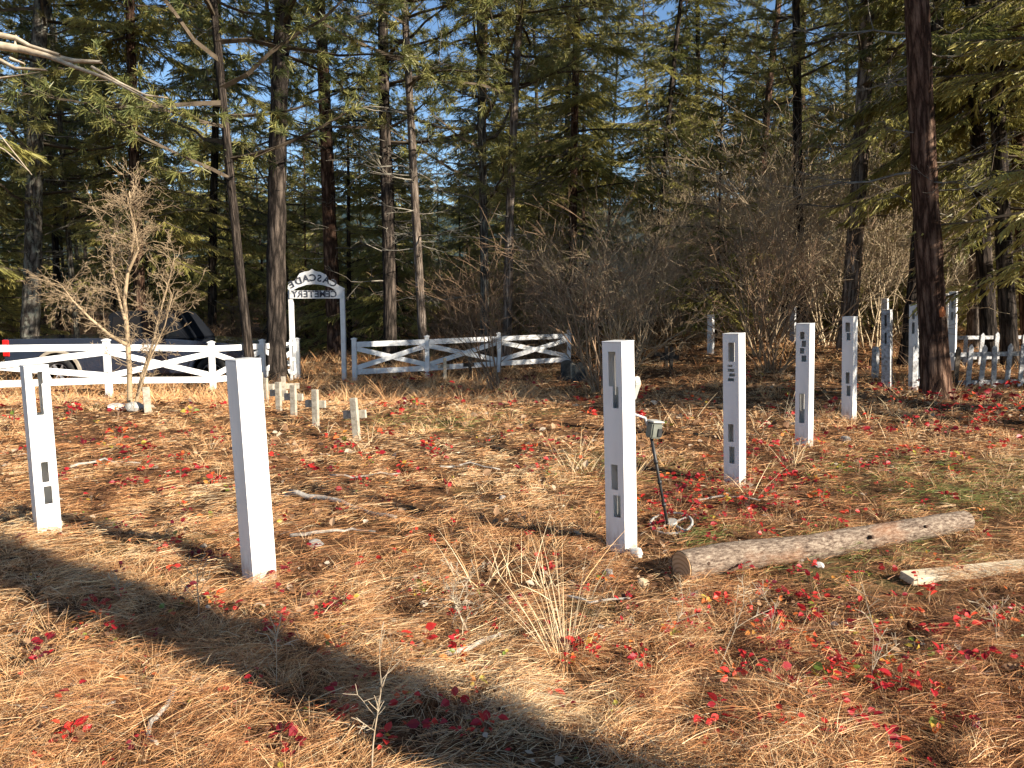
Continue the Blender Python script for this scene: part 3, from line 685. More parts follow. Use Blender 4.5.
for px, d, k, s in ((690, 27, 'greyA', 1.1), (650, 24, 'tanB', 1.1), (740, 26, 'greyB', 1.3), (790, 25, 'tanA', 1.8), (840, 26, 'greyA', 1.5), (900, 24, 'tanB', 1.9), (750, 22, 'tanB', 1.8), (930, 28, 'tanA', 1.5), (680, 29, 'tanA', 1.6), (575, 24, 'tanA', 1.1), (640, 19, 'greyB', 1.1), (400, 27, 'brownB', .9), (455, 29, 'greyB', 1.), (320, 31, 'brownB', .9), (240, 28, 'brownB', .8), (120, 28, 'greyB', .8), (945, 24, 'tanA', 1.), (470, 22, 'brownB', 1.), (530, 23, 'brownA', .8), (560, 21, 'greyB', 1.), (610, 22, 'greyA', .8), (440, 24, 'brownB', .9),
                    (380, 25, 'brownB', .6), (290, 27, 'greyB', .6), (150, 25, 'brownB', .6), (90, 26, 'brownB', .7), (200, 24, 'brownB', .5), (-20, 26, 'greyB', .8), (1000, 23, 'tanB', 1.1), (660, 33, 'greyA', 1.2), (770, 34, 'tanA', 1.4), (880, 33, 'greyA', 1.3), (1060, 24, 'greyB', 1.1), (20, 25, 'brownB', .6), (350, 30, 'greyB', .8), (510, 30, 'greyA', .9)):
    shrub(px + random.uniform(-8, 8), d, k, s, 'leafless thicket, one of many filling the shaded wood edge behind the fences', 'leafless thickets at the wood edge')
# the lit bare little tree at left
def little_tree():
    p = G(128, 408); o = empty('bare_sapling', p); tag(o, 'pale leafless multi stemmed sapling in front of the left fence', 'tree')
    R = random.Random(21); tr = []; tw = []
    sc = p.y / F
    def W(px, py): q = P(px, py, p.y); return Vector((q.x - p.x, 0, q.z - p.z))
    def stem(pts, r0, dy, n):
        q = [W(*a) for a in pts]
        for i in range(len(q)): q[i].y = dy * i / len(q)
        for i in range(len(q) - 1):
            ra = r0 * (1 - .8 * i / (len(q) - 1)); rb = r0 * (1 - .8 * (i + 1) / (len(q) - 1)); tr.append((q[i], q[i + 1], max(ra, .006), max(rb, .005)))
            if i > 0 or len(pts) < 5:
                for k in range(n + 3):
                    t = R.random(); s0 = q[i].lerp(q[i + 1], t); d = (q[i + 1] - q[i]).normalized() + Vector((R.gauss(0, .9), R.gauss(0, .7), R.gauss(0, .45)))
                    grow(s0, d, R.uniform(.12, .42), .0045, 2, R, tw, .45, .02, (1, 4), .5, .75, .002, 4)
    stem([(130, 408), (129, 370), (126, 330), (123, 300), (127, 262), (132, 235), (128, 208), (126, 190)], .038, .1, 5)
    stem([(135, 408), (140, 375), (148, 345), (154, 310), (160, 280), (163, 258)], .026, .4, 5)
    stem([(127, 345), (112, 335), (95, 318), (80, 300), (72, 285)], .028, -.3, 5)
    stem([(125, 320), (116, 296), (108, 270), (104, 240), (112, 215)], .022, .3, 5)
    stem([(129, 270), (140, 250), (138, 225), (133, 200)], .022, -.2, 5)
    stem([(138, 395), (152, 360), (170, 325), (180, 295)], .018, -.3, 5)
    stem([(82, 302), (70, 296), (62, 300)], .012, -.2, 6)
    segobj('trunk', tr, M['sapling'], 7, o); segobj('twigs', tw, M['sapling'], 3, o)
little_tree()

# ------------------------------------------------------------------ routed vinyl posts
def plate(mb, us, vs, solid, th, O, U, Vv, Nn):
    """slab w x h with rectangular holes; inner face at -th along Nn"""
    key = {}
    def vid(i, j, b):
        k = (i, j, b)
        if k not in key:
            key[k] = len(mb.v); mb.v.append(O + U * us[i] + Vv * vs[j] - Nn * (th if b else 0))
        return key[k]
    nu, nv = len(us) - 1, len(vs) - 1
    def so(i, j): return 0 <= i < nu and 0 <= j < nv and solid(i, j)
    def q(*a): mb.f.append(list(a)); mb.sm.append(False)
    for i in range(nu):
        for j in range(nv):
            if not so(i, j): continue
            q(vid(i, j, 0), vid(i + 1, j, 0), vid(i + 1, j + 1, 0), vid(i, j + 1, 0)); q(vid(i, j, 1), vid(i, j + 1, 1), vid(i + 1, j + 1, 1), vid(i + 1, j, 1))
            if not so(i - 1, j): q(vid(i, j, 0), vid(i, j + 1, 0), vid(i, j + 1, 1), vid(i, j, 1))
            if not so(i + 1, j): q(vid(i + 1, j, 0), vid(i + 1, j, 1), vid(i + 1, j + 1, 1), vid(i + 1, j + 1, 0))
            if not so(i, j - 1): q(vid(i, j, 0), vid(i, j, 1), vid(i + 1, j, 1), vid(i + 1, j, 0))
            if not so(i, j + 1): q(vid(i, j + 1, 0), vid(i + 1, j + 1, 0), vid(i + 1, j + 1, 1), vid(i, j + 1, 1))
def holed_post(name, label, px, pyb, pxt, pyt, faces, az=-43., w=.131, m='vinyl', d=None, cap=True, group=None, cat='fence post'):
    """faces: dict normal index -> list of holes (u0,u1,v0,v1) as fractions, v from the top; index 0 = az, 1 = az+90, 2, 3"""
    b = G(px, pyb) if d is None else Vector(((px - 512) / F * d, d, h((px - 512) / F * d, d)))
    t = P(pxt, pyt, b.y); hh = (t.z - b.z); b.z -= .02; hh += .02
    o = empty(name, b); tag(o, label, cat, group)
    lean = math.atan2(t.x - b.x, hh); o.rotation_euler = (0, lean, 0)
    body = MB(); th = .006
    for k in range(4):
        a = math.radians(az + 90 * k); Nn = Vector((math.cos(a), math.sin(a), 0)); U = Vector((-math.sin(a), math.cos(a), 0)); 
        trim = 0 if k % 2 == 0 else th
        hs = faces.get(k, [])
        us = sorted({trim, w - trim} | {x * w for q in hs for x in q[:2]}); vs = sorted({-.1, hh} | {hh * (1 - x) for q in hs for x in q[2:]})
        def solid(i, j):
            uc = (us[i] + us[i + 1]) / 2 / w; vc = 1 - (vs[j] + vs[j + 1]) / 2 / hh
            return not any(q[0] < uc < q[1] and q[2] < vc < q[3] for q in hs)
        plate(body, us, vs, solid, th, Nn * w / 2 - U * w / 2, U, Vector((0, 0, 1)), Nn)
    body.build('post_shell', M[m], o)
    if cap:
        c = MB(); a = math.radians(az); Mx = Matrix.Rotation(a, 4, 'Z')
        c.box((0, 0, hh + .0045), (w + .004, w + .004, .007), Mx); c.build('post_cap', M[m], o, .0015)
    return o
RT = [(.3, .68, .04, .2), (.5, .8, .2, .3), (.34, .68, .565, .685), (.42, .8, .71, .815)]
RB = [(.32, .68, .04, .24), (.3, .6, .565, .685), (.25, .6, .71, .815)]
CT = [(.34, .74, .05, .17), (.3, .6, .19, .205), (.3, .72, .215, .235), (.38, .75, .245, .265), (.3, .7, .275, .295), (.3, .64, .57, .685), (.36, .7, .715, .825)]
holed_post('vinyl_post', 'white holed vinyl post at the left edge, holes on its sunlit face', 48, 531, 34, 366, {0: [(.3, .72, .03, .1), (.36, .66, .1, .28), (.35, .65, .555, .675), (.38, .72, .70, .805)], 2: [(.3, .7, .03, .28)]}, az=-48)
holed_post('vinyl_post', 'plain sunlit white vinyl post without visible holes, largest of the posts', 260, 580, 243, 360, {1: RB}, az=-46)
holed_post('vinyl_post', 'white vinyl post with a metal detector leaning against it', 622, 549, 618, 342, {3: RT, 1: RB}, az=-41)
holed_post('vinyl_post', 'white holed post right of the metal detector, ribbed cutouts near its top', 735, 486, 734, 334, {3: CT, 1: RB}, az=-39)
holed_post('vinyl_post', 'third white post from the metal detector, curled dark cutouts at its top', 804, 444, 805.5, 324, {3: [(.3, .62, .06, .12), (.42, .74, .13, .18), (.3, .62, .19, .235), (.42, .78, .25, .30), (.3, .7, .56, .8)], 1: [(.3, .7, .55, .7)]}, az=-41)
holed_post('vinyl_post', 'fourth white post from the metal detector, leaning slightly by the thicket', 849, 418, 850, 317, {3: [(.28, .7, .05, .14), (.4, .74, .15, .22), (.36, .7, .53, .64), (.45, .8, .66, .76)]}, az=-44)
holed_post('vinyl_post', 'weathered grey white post with light slots beside a short grey stump post', 887, 388, 887, 310, {3: [(.35, .6, .06, .2), (.35, .6, .28, .42)], 1: [(.35, .6, .06, .42)], 2: []}, az=-41, m='fence_old')
holed_post('vinyl_post', 'weathered white post standing just left of the wounded pine trunk', 914, 389, 915, 305, {3: [(.35, .65, .06, .16), (.35, .65, .2, .33)]}, az=-45, m='fence')
for px, pt, d, lb in ((885, 299, 17.5, 'far white post peeking up behind the weathered grey one'), (921.5, 290, 17, 'sliver of far white post between two trunks'), (946, 294, 17, 'slim white post just right of the wounded pine'), (953.5, 292, 14.5, 'tall white holed post rising over the left end of the pickets'),
                      (711, 315, 19, 'lone far white post at the back of the clearing'), (793, 307, 20.5, 'faint grey post hidden in the shrub stems')):
    holed_post('vinyl_post', lb, px, 0, px, pt, {3: [(.35, .65, .08, .2), (.35, .65, .25, .35)]} if px == 953.5 else {}, az=-41, d=d, w=.125, m='fence' if px != 793 else 'fence_old')
o = MB(); b = G(875, 378)
o.box((0, 0, .25), (.1, .09, .56)).prism([(-.05, .53), (.05, .53), (.0, .58)], -.045, .045); q = o.build('stump_post', M['fence_old'], None, .004); q.location = b; q.rotation_euler = (.03, -.1, .6); tag(q, 'short leaning grey post left of the weathered holed post', 'post')

# ------------------------------------------------------------------ white rail fences
def rail_fence(name, label, posts, skip=()):
    """posts: (px, d, top_y px). bays get two rails and an X"""
    q0 = posts[0]; X0 = (q0[0] - 512) / F * q0[1]; base = Vector((X0, q0[1], h(X0, q0[1])))
    o = empty(name, base); tag(o, label, 'fence'); T = []
    for px, d, ty in posts:
        x = (px - 512) / F * d; T.append(Vector((x, d, P(px, ty, d).z)))
    for i, t in enumerate(T):
        g = h(t.x, t.y); b = MB(); b.box((0, 0, (t.z + g - .1) / 2), (.095, .095, t.z - g + .1)); b.box((0, 0, t.z + .012), (.12, .12, .022)); b.prism([(-.05, t.z + .023), (.05, t.z + .023), (0, t.z + .045)], -.05, .05)
        c = b.build('post', M['fence'], o, .003); c.location = (t.x - base.x, t.y - base.y, -base.z)
    for i in range(len(T) - 1):
        a, c = T[i], T[i + 1]; d = (c - a); n = Vector((-d.y, d.x, 0)).normalized(); n = -n if n.y > 0 else n
        ga = a.z - .86; gc = c.z - .86
        for dz, nm in ((-.11, 'rail'), (-.70, 'rail')):
            m = MB(); m.beam(a + Vector((0, 0, dz)) - base + d.normalized() * .05, c + Vector((0, 0, dz)) - base - d.normalized() * .05, .032, .115); m.build(nm, M['fence'], o, .003)
        for s in (0, 1):
            z0, z1 = (-.20, -.61) if s == 0 else (-.61, -.20)
            m = MB(); off = n * (.018 if s else -.018)
            m.beam(a + Vector((0, 0, z0)) - base + off + d.normalized() * .05, c + Vector((0, 0, z1)) - base + off - d.normalized() * .05, .03, .105); m.build('brace', M['fence'], o, .003)
    return o
rail_fence('rail_fence', 'white cross braced rail fence in front of the parked pickup', [(-150, 11.6, 343), (106, 13.6, 341), (211, 14.6, 343), (262, 16.0, 341), (297, 17.0, 339.5)])
rail_fence('rail_fence', 'white cross braced rail fence to the right of the gate', [(354, 16.5, 339.5), (427, 17.2, 337), (499, 18.2, 334), (569, 19.3, 331.5)])

# ------------------------------------------------------------------ gate
def gate():
    D = 16.8; base = Vector(((316.5 - 512) / F * D, D, h(-4.25, D))); o = empty('cemetery_gate', base); tag(o, 'white arched gateway with mirrored lettering seen from behind', 'gate')
    def W(px, py): q = P(px, py, D); return (q.x - base.x, q.z - base.z)
    zt = W(0, 289)[1]; xl = W(291, 0)[0] * 1.; 
    xl = W(291, 300)[0]; xr = W(342.5, 300)[0]
    for x in (xl, xr):
        b = MB(); b.box((x, 0, zt / 2 - .06), (.095, .095, zt + .1)); b.build('post', M['fence'], o, .003)
    z0 = W(0, 298.5)[1]; z1 = W(0, 290.5)[1]
    b = MB(); b.box(((xl + xr) / 2, -.06, (z0 + z1) / 2), (xr - xl + .02, .022, z1 - z0)); b.build('sign_board', M['fence'], o, .002)
    pts = [(288.5, 289), (289, 285), (293, 281.5), (297.5, 280), (298.5, 276.5), (300.5, 273.5), (305, 271.8), (310, 271), (312.6, 269), (315.5, 271), (321, 272), (326, 274.5), (328, 277), (328.5, 279.5), (333, 281.5), (338, 284.5), (345.5, 288.5),
           (342.5, 292.5), (338, 291.2), (331, 287.2), (323, 285), (315, 284.2), (307, 285), (299, 287.5), (292, 291.5)]
    b = MB(); b.prism([W(*p) for p in pts], -.07, -.045); b.build('arch_board', M['fence'], o)
    def text(ch, size):
        c = bpy.data.curves.new('t', 'FONT'); c.body = ch; c.size = size; c.extrude = .004; c.align_x = 'CENTER'; c.resolution_u = 3; c.offset = .005
        t = bpy.data.objects.new('t', c); COL.objects.link(t); me = bpy.data.meshes.new_from_object(t); bpy.data.objects.remove(t); return me
    def letters(name, items):
        bm = bmesh.new()
        for ch, x, z, ang, size, y in items:
            me = text(ch, size); me.transform(Matrix.Translation((x, y, z)) @ Matrix.Rotation(ang, 4, 'Y') @ Matrix.Scale(-1, 4, (1, 0, 0)) @ Matrix.Rotation(math.pi / 2, 4, 'X')); bm.from_mesh(me)
        bmesh.ops.recalc_face_normals(bm, faces=bm.faces); me = bpy.data.meshes.new(name); bm.to_mesh(me); bm.free(); me.materials.append(M['letters']); link(name, me, o)
    it = []
    for i, ch in enumerate('CEMETERY'):
        x, z = W(334.6 - i * 5.55, 297); it.append((ch, x, z, 0, .195, -.0755))
    letters('board_lettering', it); it = []
    for ch, px, py, a in zip('CASCADE', (333, 326.5, 320, 313.8, 307.2, 300.5, 294), (286, 283, 281.5, 281, 281.8, 284.2, 287.4), (.42, .28, .12, 0, -.14, -.32, -.46)):
        x, z = W(px, py); it.append((ch, x, z, a, .205, -.0755))
    letters('arch_lettering', it)
    # half open leaf of the gate by the left post
    b = MB(); b.box((xl + .1, -.5, .45), (.04, .06, .86)); b.box((xl + .06, -.09, .45), (.04, .06, .86))
    for z in (.15, .45, .78): b.box((xl + .08, -.295, z), (.025, .34, .08))
    b.build('gate_leaf', M['fence'], o, .002)
gate()

# ------------------------------------------------------------------ picket fences
def picket_fence(label, p0, p1, n, hh, rails, m):
    a = Vector(p0); c = Vector(p1); d = c - a; L = d.length; base = Vector((a.x, a.y, h(a.x, a.y))); o = empty('picket_fence', base, math.atan2(d.y, d.x)); tag(o, label, 'fence')
    R = random.Random(n)
    for i in range(n):
        x = L * i / (n - 1) + R.gauss(0, .01); hp = hh + R.gauss(0, .02); w = .088; b = MB(); b.prism([(-w / 2, -.05), (w / 2, -.05), (w / 2, hp - .05), (0, hp), (-w / 2, hp - .05)], -.033, -.013)
        q = b.build('picket', m if not (label.startswith('grey') and i == 3) else M['dark_wood'], o, .002); q.location = (x, 0, 0); q.rotation_euler = (0, R.gauss(0, .03), 0)
    for z in rails:
        b = MB(); b.box((L / 2, .008, z), (L + .1, .036, .07)); b.build('rail', m, o, .002)
picket_fence('grey weathered picket fence in shade at the right edge', (6.42, 12.25, 0), (9.6, 12.9, 0), 14, .72, (.10, .56), M['fence_old'])
picket_fence('far picket fence row seen between the trunks behind the front pickets', (8.1, 15.2, 0), (11.5, 15.6, 0), 12, .60, (.12, .52), M['fence_old'])

# ------------------------------------------------------------------ crosses, stakes, headstones
def cross(px, pyb, pyt, label, lean=0., rz=-35., m='cross', arm=.25, group=None):
    b = G(px, pyb); hh = P(px, pyt, b.y).z - b.z; o = empty('wooden_cross', b); tag(o, label, 'grave marker', group); o.rotation_euler = (0, lean, math.radians(rz + 90))
    u = MB(); u.box((0, 0, hh / 2 - .04), (.07, .05, hh + .08)); u.build('upright', M[m], o, .003)
    a = MB(); a.box((-.02, .043, hh * .60), (arm, .035, .085)); a.build('crossbar', M[m], o, .003)
    return o
cross(357, 440, 398, 'nearest pale wooden cross leaning left, right end of the row', -.07, -104)
cross(316, 427, 389.5, 'pale wooden cross second from the right in the row by the gate', 0, -104)
cross(294, 416, 385, 'pale wooden cross third from the right in the row by the gate', .0, -104)
cross(279, 411, 382, 'pale wooden cross fourth from the right, in front of a wide grey one', .0, -104)
cross(284, 401, 376.5, 'grey wooden cross with a wide bar behind the row of pale ones', 0, -75, arm=.5)
cross(266, 404, 378, 'pale wooden cross at the far left of the row, beside the plain white post', 0, -104)
cross(261.5, 398, 372.5, 'farthest small cross at the foot of the thick dark fir', 0, -100)
cross(445, 379, 358, 'small grey cross in front of the right fence', 0, -80)
cross(470, 377, 357, 'small dark cross in front of the right fence beside the bare shrub', 0, -80, 'dark_wood')
cross(419, 376, 362, 'low wooden cross before the first post of the right fence', 0, -80, 'dark_wood')
cross(671, 374, 347, 'dark wooden cross nearer of the pair behind the metal detector', .0, -75, 'dark_wood', arm=.42)
cross(666, 367, 346, 'dark wooden cross farther of the pair behind the metal detector', 0, -75, 'dark_wood', arm=.5)
cross(932, 382, 352, 'dark grave marker behind the weathered post and the wounded pine', 0, -75, 'dark_wood')
def stake(px, pyb, pyt, w, label, m):
    b = G(px, pyb); hh = P(px, pyt, b.y).z - b.z; s = MB(); s.box((0, 0, hh / 2 - .04), (w, .04, hh + .08)); q = s.build('wooden_stake', M[m], None, .003); q.location = b; q.rotation_euler = (0, -.03, .5); tag(q, label, 'stake')
stake(148, 413, 387, .085, 'short pale stake at the foot of the pale leafless sapling', 'cross')
stake(573, 381, 363, .09, 'pale stake between the two dark headstones', 'cross')
def headstone(px, pyb, pyt, w, label):
    b = G(px, pyb); hh = P(px, pyt, b.y).z - b.z; o = empty('headstone', b, -.3); tag(o, label, 'headstone')
    pts = [(-w / 2, -.05), (w / 2, -.05), (w / 2, hh * .8)] + [(w / 2 * math.cos(t), hh * .8 + hh * .2 * math.sin(t)) for t in np.linspace(.3, math.pi - .3, 7)] + [(-w / 2, hh * .8)]
    s = MB(); s.prism(pts, -.06, .06); s.build('slab', M['stone_dark'], o, .006); s = MB(); s.box((0, 0, .0), (w + .14, .26, .12)); s.build('plinth', M['stone_dark'], o, .01)
headstone(567, 380, 360, .26, 'dark rounded headstone by the end post of the right fence')
headstone(581, 381, 362, .24, 'dark headstone at the foot of the arching shrub')

# ------------------------------------------------------------------ stones
def stone(px, py, s, m, label, sq=.7, seed=0):
    b = G(px, py); bm = bmesh.new(); bmesh.ops.create_icosphere(bm, subdivisions=3, radius=1); r = random.Random(seed)
    ks = [Vector((r.gauss(0, 1), r.gauss(0, 1), r.gauss(0, 1))).normalized() for _ in range(9)]
    for v in bm.verts:
        n = v.co.normalized(); f = min(min(.72 / max(n.dot(k), .01) for k in ks), 1.05); v.co = Vector((n.x * f * s, n.y * f * s * .85, n.z * f * s * sq))
    me = bpy.data.meshes.new('stone'); bm.to_mesh(me); bm.free(); me.materials.append(M[m]); o = link('stone', me); o.location = b + Vector((0, 0, s * sq * .35)); o.rotation_euler = (0, 0, r.random() * 6)
    tag(o, label, 'stone')
stone(635, 556, .045, 'stone_white', 'pale stone against the foot of the post with the metal detector', 1., 1)
stone(608, 577, .045, 'stone_grey', 'grey broken stone left of the log end', .7, 2)
stone(643, 586, .04, 'stone_tan', 'round tan stone just before the log end', .8, 3)
stone(819, 567, .026, 'stone_white', 'small white stone in front of the log', .8, 4)
stone(118, 409, .15, 'stone_white', 'pale flat stone left of the sapling foot', .45, 5)
stone(135, 410, .13, 'stone_grey', 'mossy grey stone at the sapling foot', .75, 6)
stone(502, 498 + 0, .03, 'stone_grey', 'small grey stone in open needles left of the metal detector post', .5, 7)
stone(845, 440, .07, 'stone_grey', 'grey rock among dead grass by the fourth white post', .5, 8)
stone(316, 545, .06, 'stone_grey', 'grey chunk lying among sticks right of the plain white post', .4, 9)

# ------------------------------------------------------------------ log, board
def log():
    a = G(681, 580); c = G(966, 531); a.z += .072; c.z += .062; d = c - a; L = d.length
    o = empty('fallen_log', (a.x, a.y, a.z - .075)); tag(o, 'peeled pinkish grey log lying across the needles on the right', 'log')
    o.rotation_euler = (0, -math.asin(d.z / L), math.atan2(d.y, d.x)); R = random.Random(4)
    n = 28; b = MB(); pts = [(L * i / n, .012 * math.sin(i * .5), .075 + .008 * math.sin(i * .33)) for i in range(n + 1)]
    b.tube(pts, [.083 - .016 * i / n + R.gauss(0, .0012) for i in range(n + 1)], 22, False, True, .035, 3); b.build('log_bark', M['log'], o)
    for i, x in ((0, -.0), (n, L)):
        e = MB(); r = .0795 if i == 0 else .064; sg = -1 if i == 0 else 1
        e.tube([(pts[i][0] - sg * .004, pts[i][1], pts[i][2]), (pts[i][0] + sg * .004, pts[i][1], pts[i][2])], r, 22); e.build('cut_end', M['endgrain'], o)
    for x, t in ((.12, -.9), (.62, -1.), (1.3, -.5), (1.75, .4)):
        k = MB(); y, z = math.cos(t + math.pi / 2 * 0) , 0
        dy, dz = -math.cos(t * .6), math.sin(.5 + t * .2); k.tube([(x, dy * .055, .075 + dz * .055), (x, dy * .088, .075 + dz * .088)], [.013, .009], 8); k.build('branch_stub', M['knot'], o)
log()
def board():
    a = G(906, 584); c = Vector((3.55, 4.32, 0)); a.z += .03; c.z = h(c.x, c.y) + .045; d = c - a; m = MB(); m.box((d.length / 2, 0, 0), (d.length, .095, .04)); q = m.build('lumber_board', M['lumber'], None, .003)
    q.location = a; q.rotation_euler = (.12, -math.asin(d.z / d.length), math.atan2(d.y, d.x)); tag(q, 'pale sawn board lying in front of the log at the right edge', 'board')
board()

# ------------------------------------------------------------------ metal detector
def detector():
    c = G(671, 529); o = empty('metal_detector', c); tag(o, 'metal detector with black shaft and ring coil leaning on a white post', 'metal detector')
    def L(px, py, Y): return P(px, py, Y) - c
    cz = Vector((0, 0, .04)); tilt = Matrix.Rotation(.20, 4, 'X') @ Matrix.Rotation(-.15, 4, 'Y')
    b = MB(); b.tube([tuple((tilt @ Vector((.135 * math.cos(t), .135 * math.sin(t), 0))) + cz) for t in np.linspace(0, 2 * math.pi, 33)], .009, 8, False); b.build('search_coil', M['pale_plastic'], o)
    s = MB()
    for t in (.4, 2.0, 3.6, 5.2): s.tube([tuple(cz + tilt @ Vector((.03 * math.cos(t), .03 * math.sin(t), 0))), tuple(cz + tilt @ Vector((.14 * math.cos(t), .14 * math.sin(t), 0)))], .008, 6)
    s.tube([tuple(cz + tilt @ Vector((0, 0, -.012))), tuple(cz + tilt @ Vector((0, 0, .016)))], .04, 14); s.build('coil_hub', M['pale_plastic'], o)
    p0 = L(668, 527, 4.88); p1 = L(651, 436, 4.82); p2 = L(645, 418, 4.8); p3 = L(630, 413, 4.8); p4 = L(633, 392, 4.82)
    s = MB(); s.tube([p0, p0.lerp(p1, .5), p1], [.0095, .0095, .011], 10); s.build('shaft', M['black_plastic'], o)
    for k in (.25, .5, .72):
        s = MB(); q = p0.lerp(p1, k); dd = (p1 - p0).normalized(); s.tube([q - dd * .012, q + dd * .012], .0145, 10); s.build('clamp', M['black_plastic'], o)
    s = MB(); s.tube([p1, p2, p3, (p3 + p4) / 2, p4], .010, 10); s.build('handle_rod', M['steel'], o)
    s = MB(); q = L(654, 430, 4.8); Mx = Matrix.Translation(q) @ Matrix.Rotation(.12, 4, 'Y') @ Matrix.Rotation(.5, 4, 'Z'); s.box((0, 0, 0), (.082, .068, .10), Mx); s.build('control_box', M['grey_plastic'], o, .008, 2)
    s = MB(); s.box((.0, -.002, .056), (.092, .078, .012), Mx); s.build('control_lid', M['pale_plastic'], o, .004)
    s = MB(); s.box((.018, -.038, -.01), (.032, .01, .05), Mx); s.build('display', M['black_plastic'], o, .002)
    s = MB(); q = L(632, 388, 4.84); s.prism([(-.03, -.09), (.012, -.08), (.045, .03), (.03, .075), (-.03, .06)], -.05, .05, Matrix.Translation(q) @ Matrix.Rotation(-.5, 4, 'Z')); s.build('arm_cup', M['pale_plastic'], o, .006, 2)
detector()

# ------------------------------------------------------------------ pickup
def pickup():
    D = 17.9; gz = -.60; x0 = (56 - 512) / F * (D - .95); o = empty('pickup_truck', (x0, D, gz)); tag(o, 'dark navy pickup truck parked behind the left fence', 'pickup truck')
    o.scale = (.94, 1, .93)
    wb = 3.62; r = .40; W = .95    # origin at rear axle, x forward to the right, near side y=-W
    def arch(cx, n=9, R=.5): return [(cx + R * math.cos(t), r + R * math.sin(t)) for t in np.linspace(math.pi, 0, n)]
    prof = [(-1.25, .55), (-1.25, 1.22), (1.02, 1.24), (1.02, 1.24), (2.75, 1.22), (2.95, 1.20), (4.25, 1.10), (4.48, .95), (4.52, .55)]
    bot = [(4.45, .42), (wb + .52, .40)] + arch(wb)[::-1] + [(wb - .52, .40), (.52, .40)] + arch(0)[::-1] + [(-.52, .45)]
    b = MB(); b.prism(prof + bot, -W, W); b.build('body', M['navy'], o, .02, 2)
    b = MB(); b.prism([(1.06, 1.235), (1.16, 1.80), (1.3, 1.86), (2.35, 1.86), (2.55, 1.80), (3.05, 1.205)], -.78, .78); b.build('cab', M['cab'], o, .03, 2)
    for s in (-1, 1):
        for nm, q in (('window', [(1.2, 1.28), (1.28, 1.74), (1.9, 1.76), (1.9, 1.28)]), ('window', [(1.97, 1.28), (1.97, 1.76), (2.42, 1.74), (2.82, 1.28)])):
            b = MB(); b.prism(q, s * .775, s * .79); b.build(nm, M['glass_dark'], o)
        b = MB(); b.box((2.55, s * 1.03, 1.33), (.12, .2, .17)); b.build('mirror', M['black_plastic'], o, .03, 2)
        for x in (1.35, 2.15):
            b = MB(); b.box((x, s * (W + .012), 1.08), (.17, .02, .035)); b.build('door_handle', M['steel'], o, .006)
        b = MB(); b.box((-1.19, s * .885, 1.0), (.16, .17, .40)); b.build('tail_light', M['tail'], o, .02)
        b = MB(); b.box((4.42, s * .78, .86), (.12, .3, .2)); b.build('headlight', M['lamp'], o, .02)
        for cx in (0, wb):
            w = empty('wheel', (cx, s * .83, r)); w.parent = o
            t = MB(); pr = [(-.12, .24), (-.13, .36), (-.11, .395), (.11, .395), (.13, .36), (.12, .24)]; vs = []; n = 28
            for k in range(n):
                a = 2 * math.pi * k / n; vs += [(R_ * math.cos(a), y_, R_ * math.sin(a)) for y_, R_ in pr]
            t.add(vs, [(k * 6 + j, k * 6 + (j + 1) % 6, ((k + 1) % n) * 6 + (j + 1) % 6, ((k + 1) % n) * 6 + j) for k in range(n) for j in range(6)], None, True); t.build('tyre', M['tyre'], w)
            t = MB()
            for k in range(6):
                a = k * math.pi / 3; t.beam((math.cos(a) * .03, s * .07, math.sin(a) * .03), (math.cos(a) * .235, s * .09, math.sin(a) * .235), .03, .075, (0, 1, 0))
            t.tube([(0, s * .05, 0), (0, s * .11, 0)], .06, 14)
            t.tube([(.235 * math.cos(a), s * .09, .235 * math.sin(a)) for a in np.linspace(0, 2 * math.pi, 25)], .018, 6, False); t.build('rim', M['rim'], w)
            f = MB(); outl = [(cx + .50 * math.cos(t_), r + .50 * math.sin(t_)) for t_ in np.linspace(math.pi, 0, 13)] + [(cx + .57 * math.cos(t_), r + .57 * math.sin(t_)) for t_ in np.linspace(0, math.pi, 13)]
            for k in range(12):
                f.prism([outl[k], outl[k + 1], outl[24 - k], outl[25 - k]], s * (W - .01), s * (W + .035))
            f.build('wheel_flare', M['flare'] if cx == 0 else M['navy'], o)
    b = MB(); b.box((-1.33, 0, .58), (.14, 1.8, .2)); b.build('rear_bumper', M['steel'], o, .02)
    b = MB(); b.box((4.55, 0, .6), (.12, 1.85, .26)); b.build('front_bumper', M['steel'], o, .03)
    b = MB(); b.box((2, 0, .4), (4.6, 1.3, .2)); b.build('chassis', M['black_plastic'], o)
pickup()

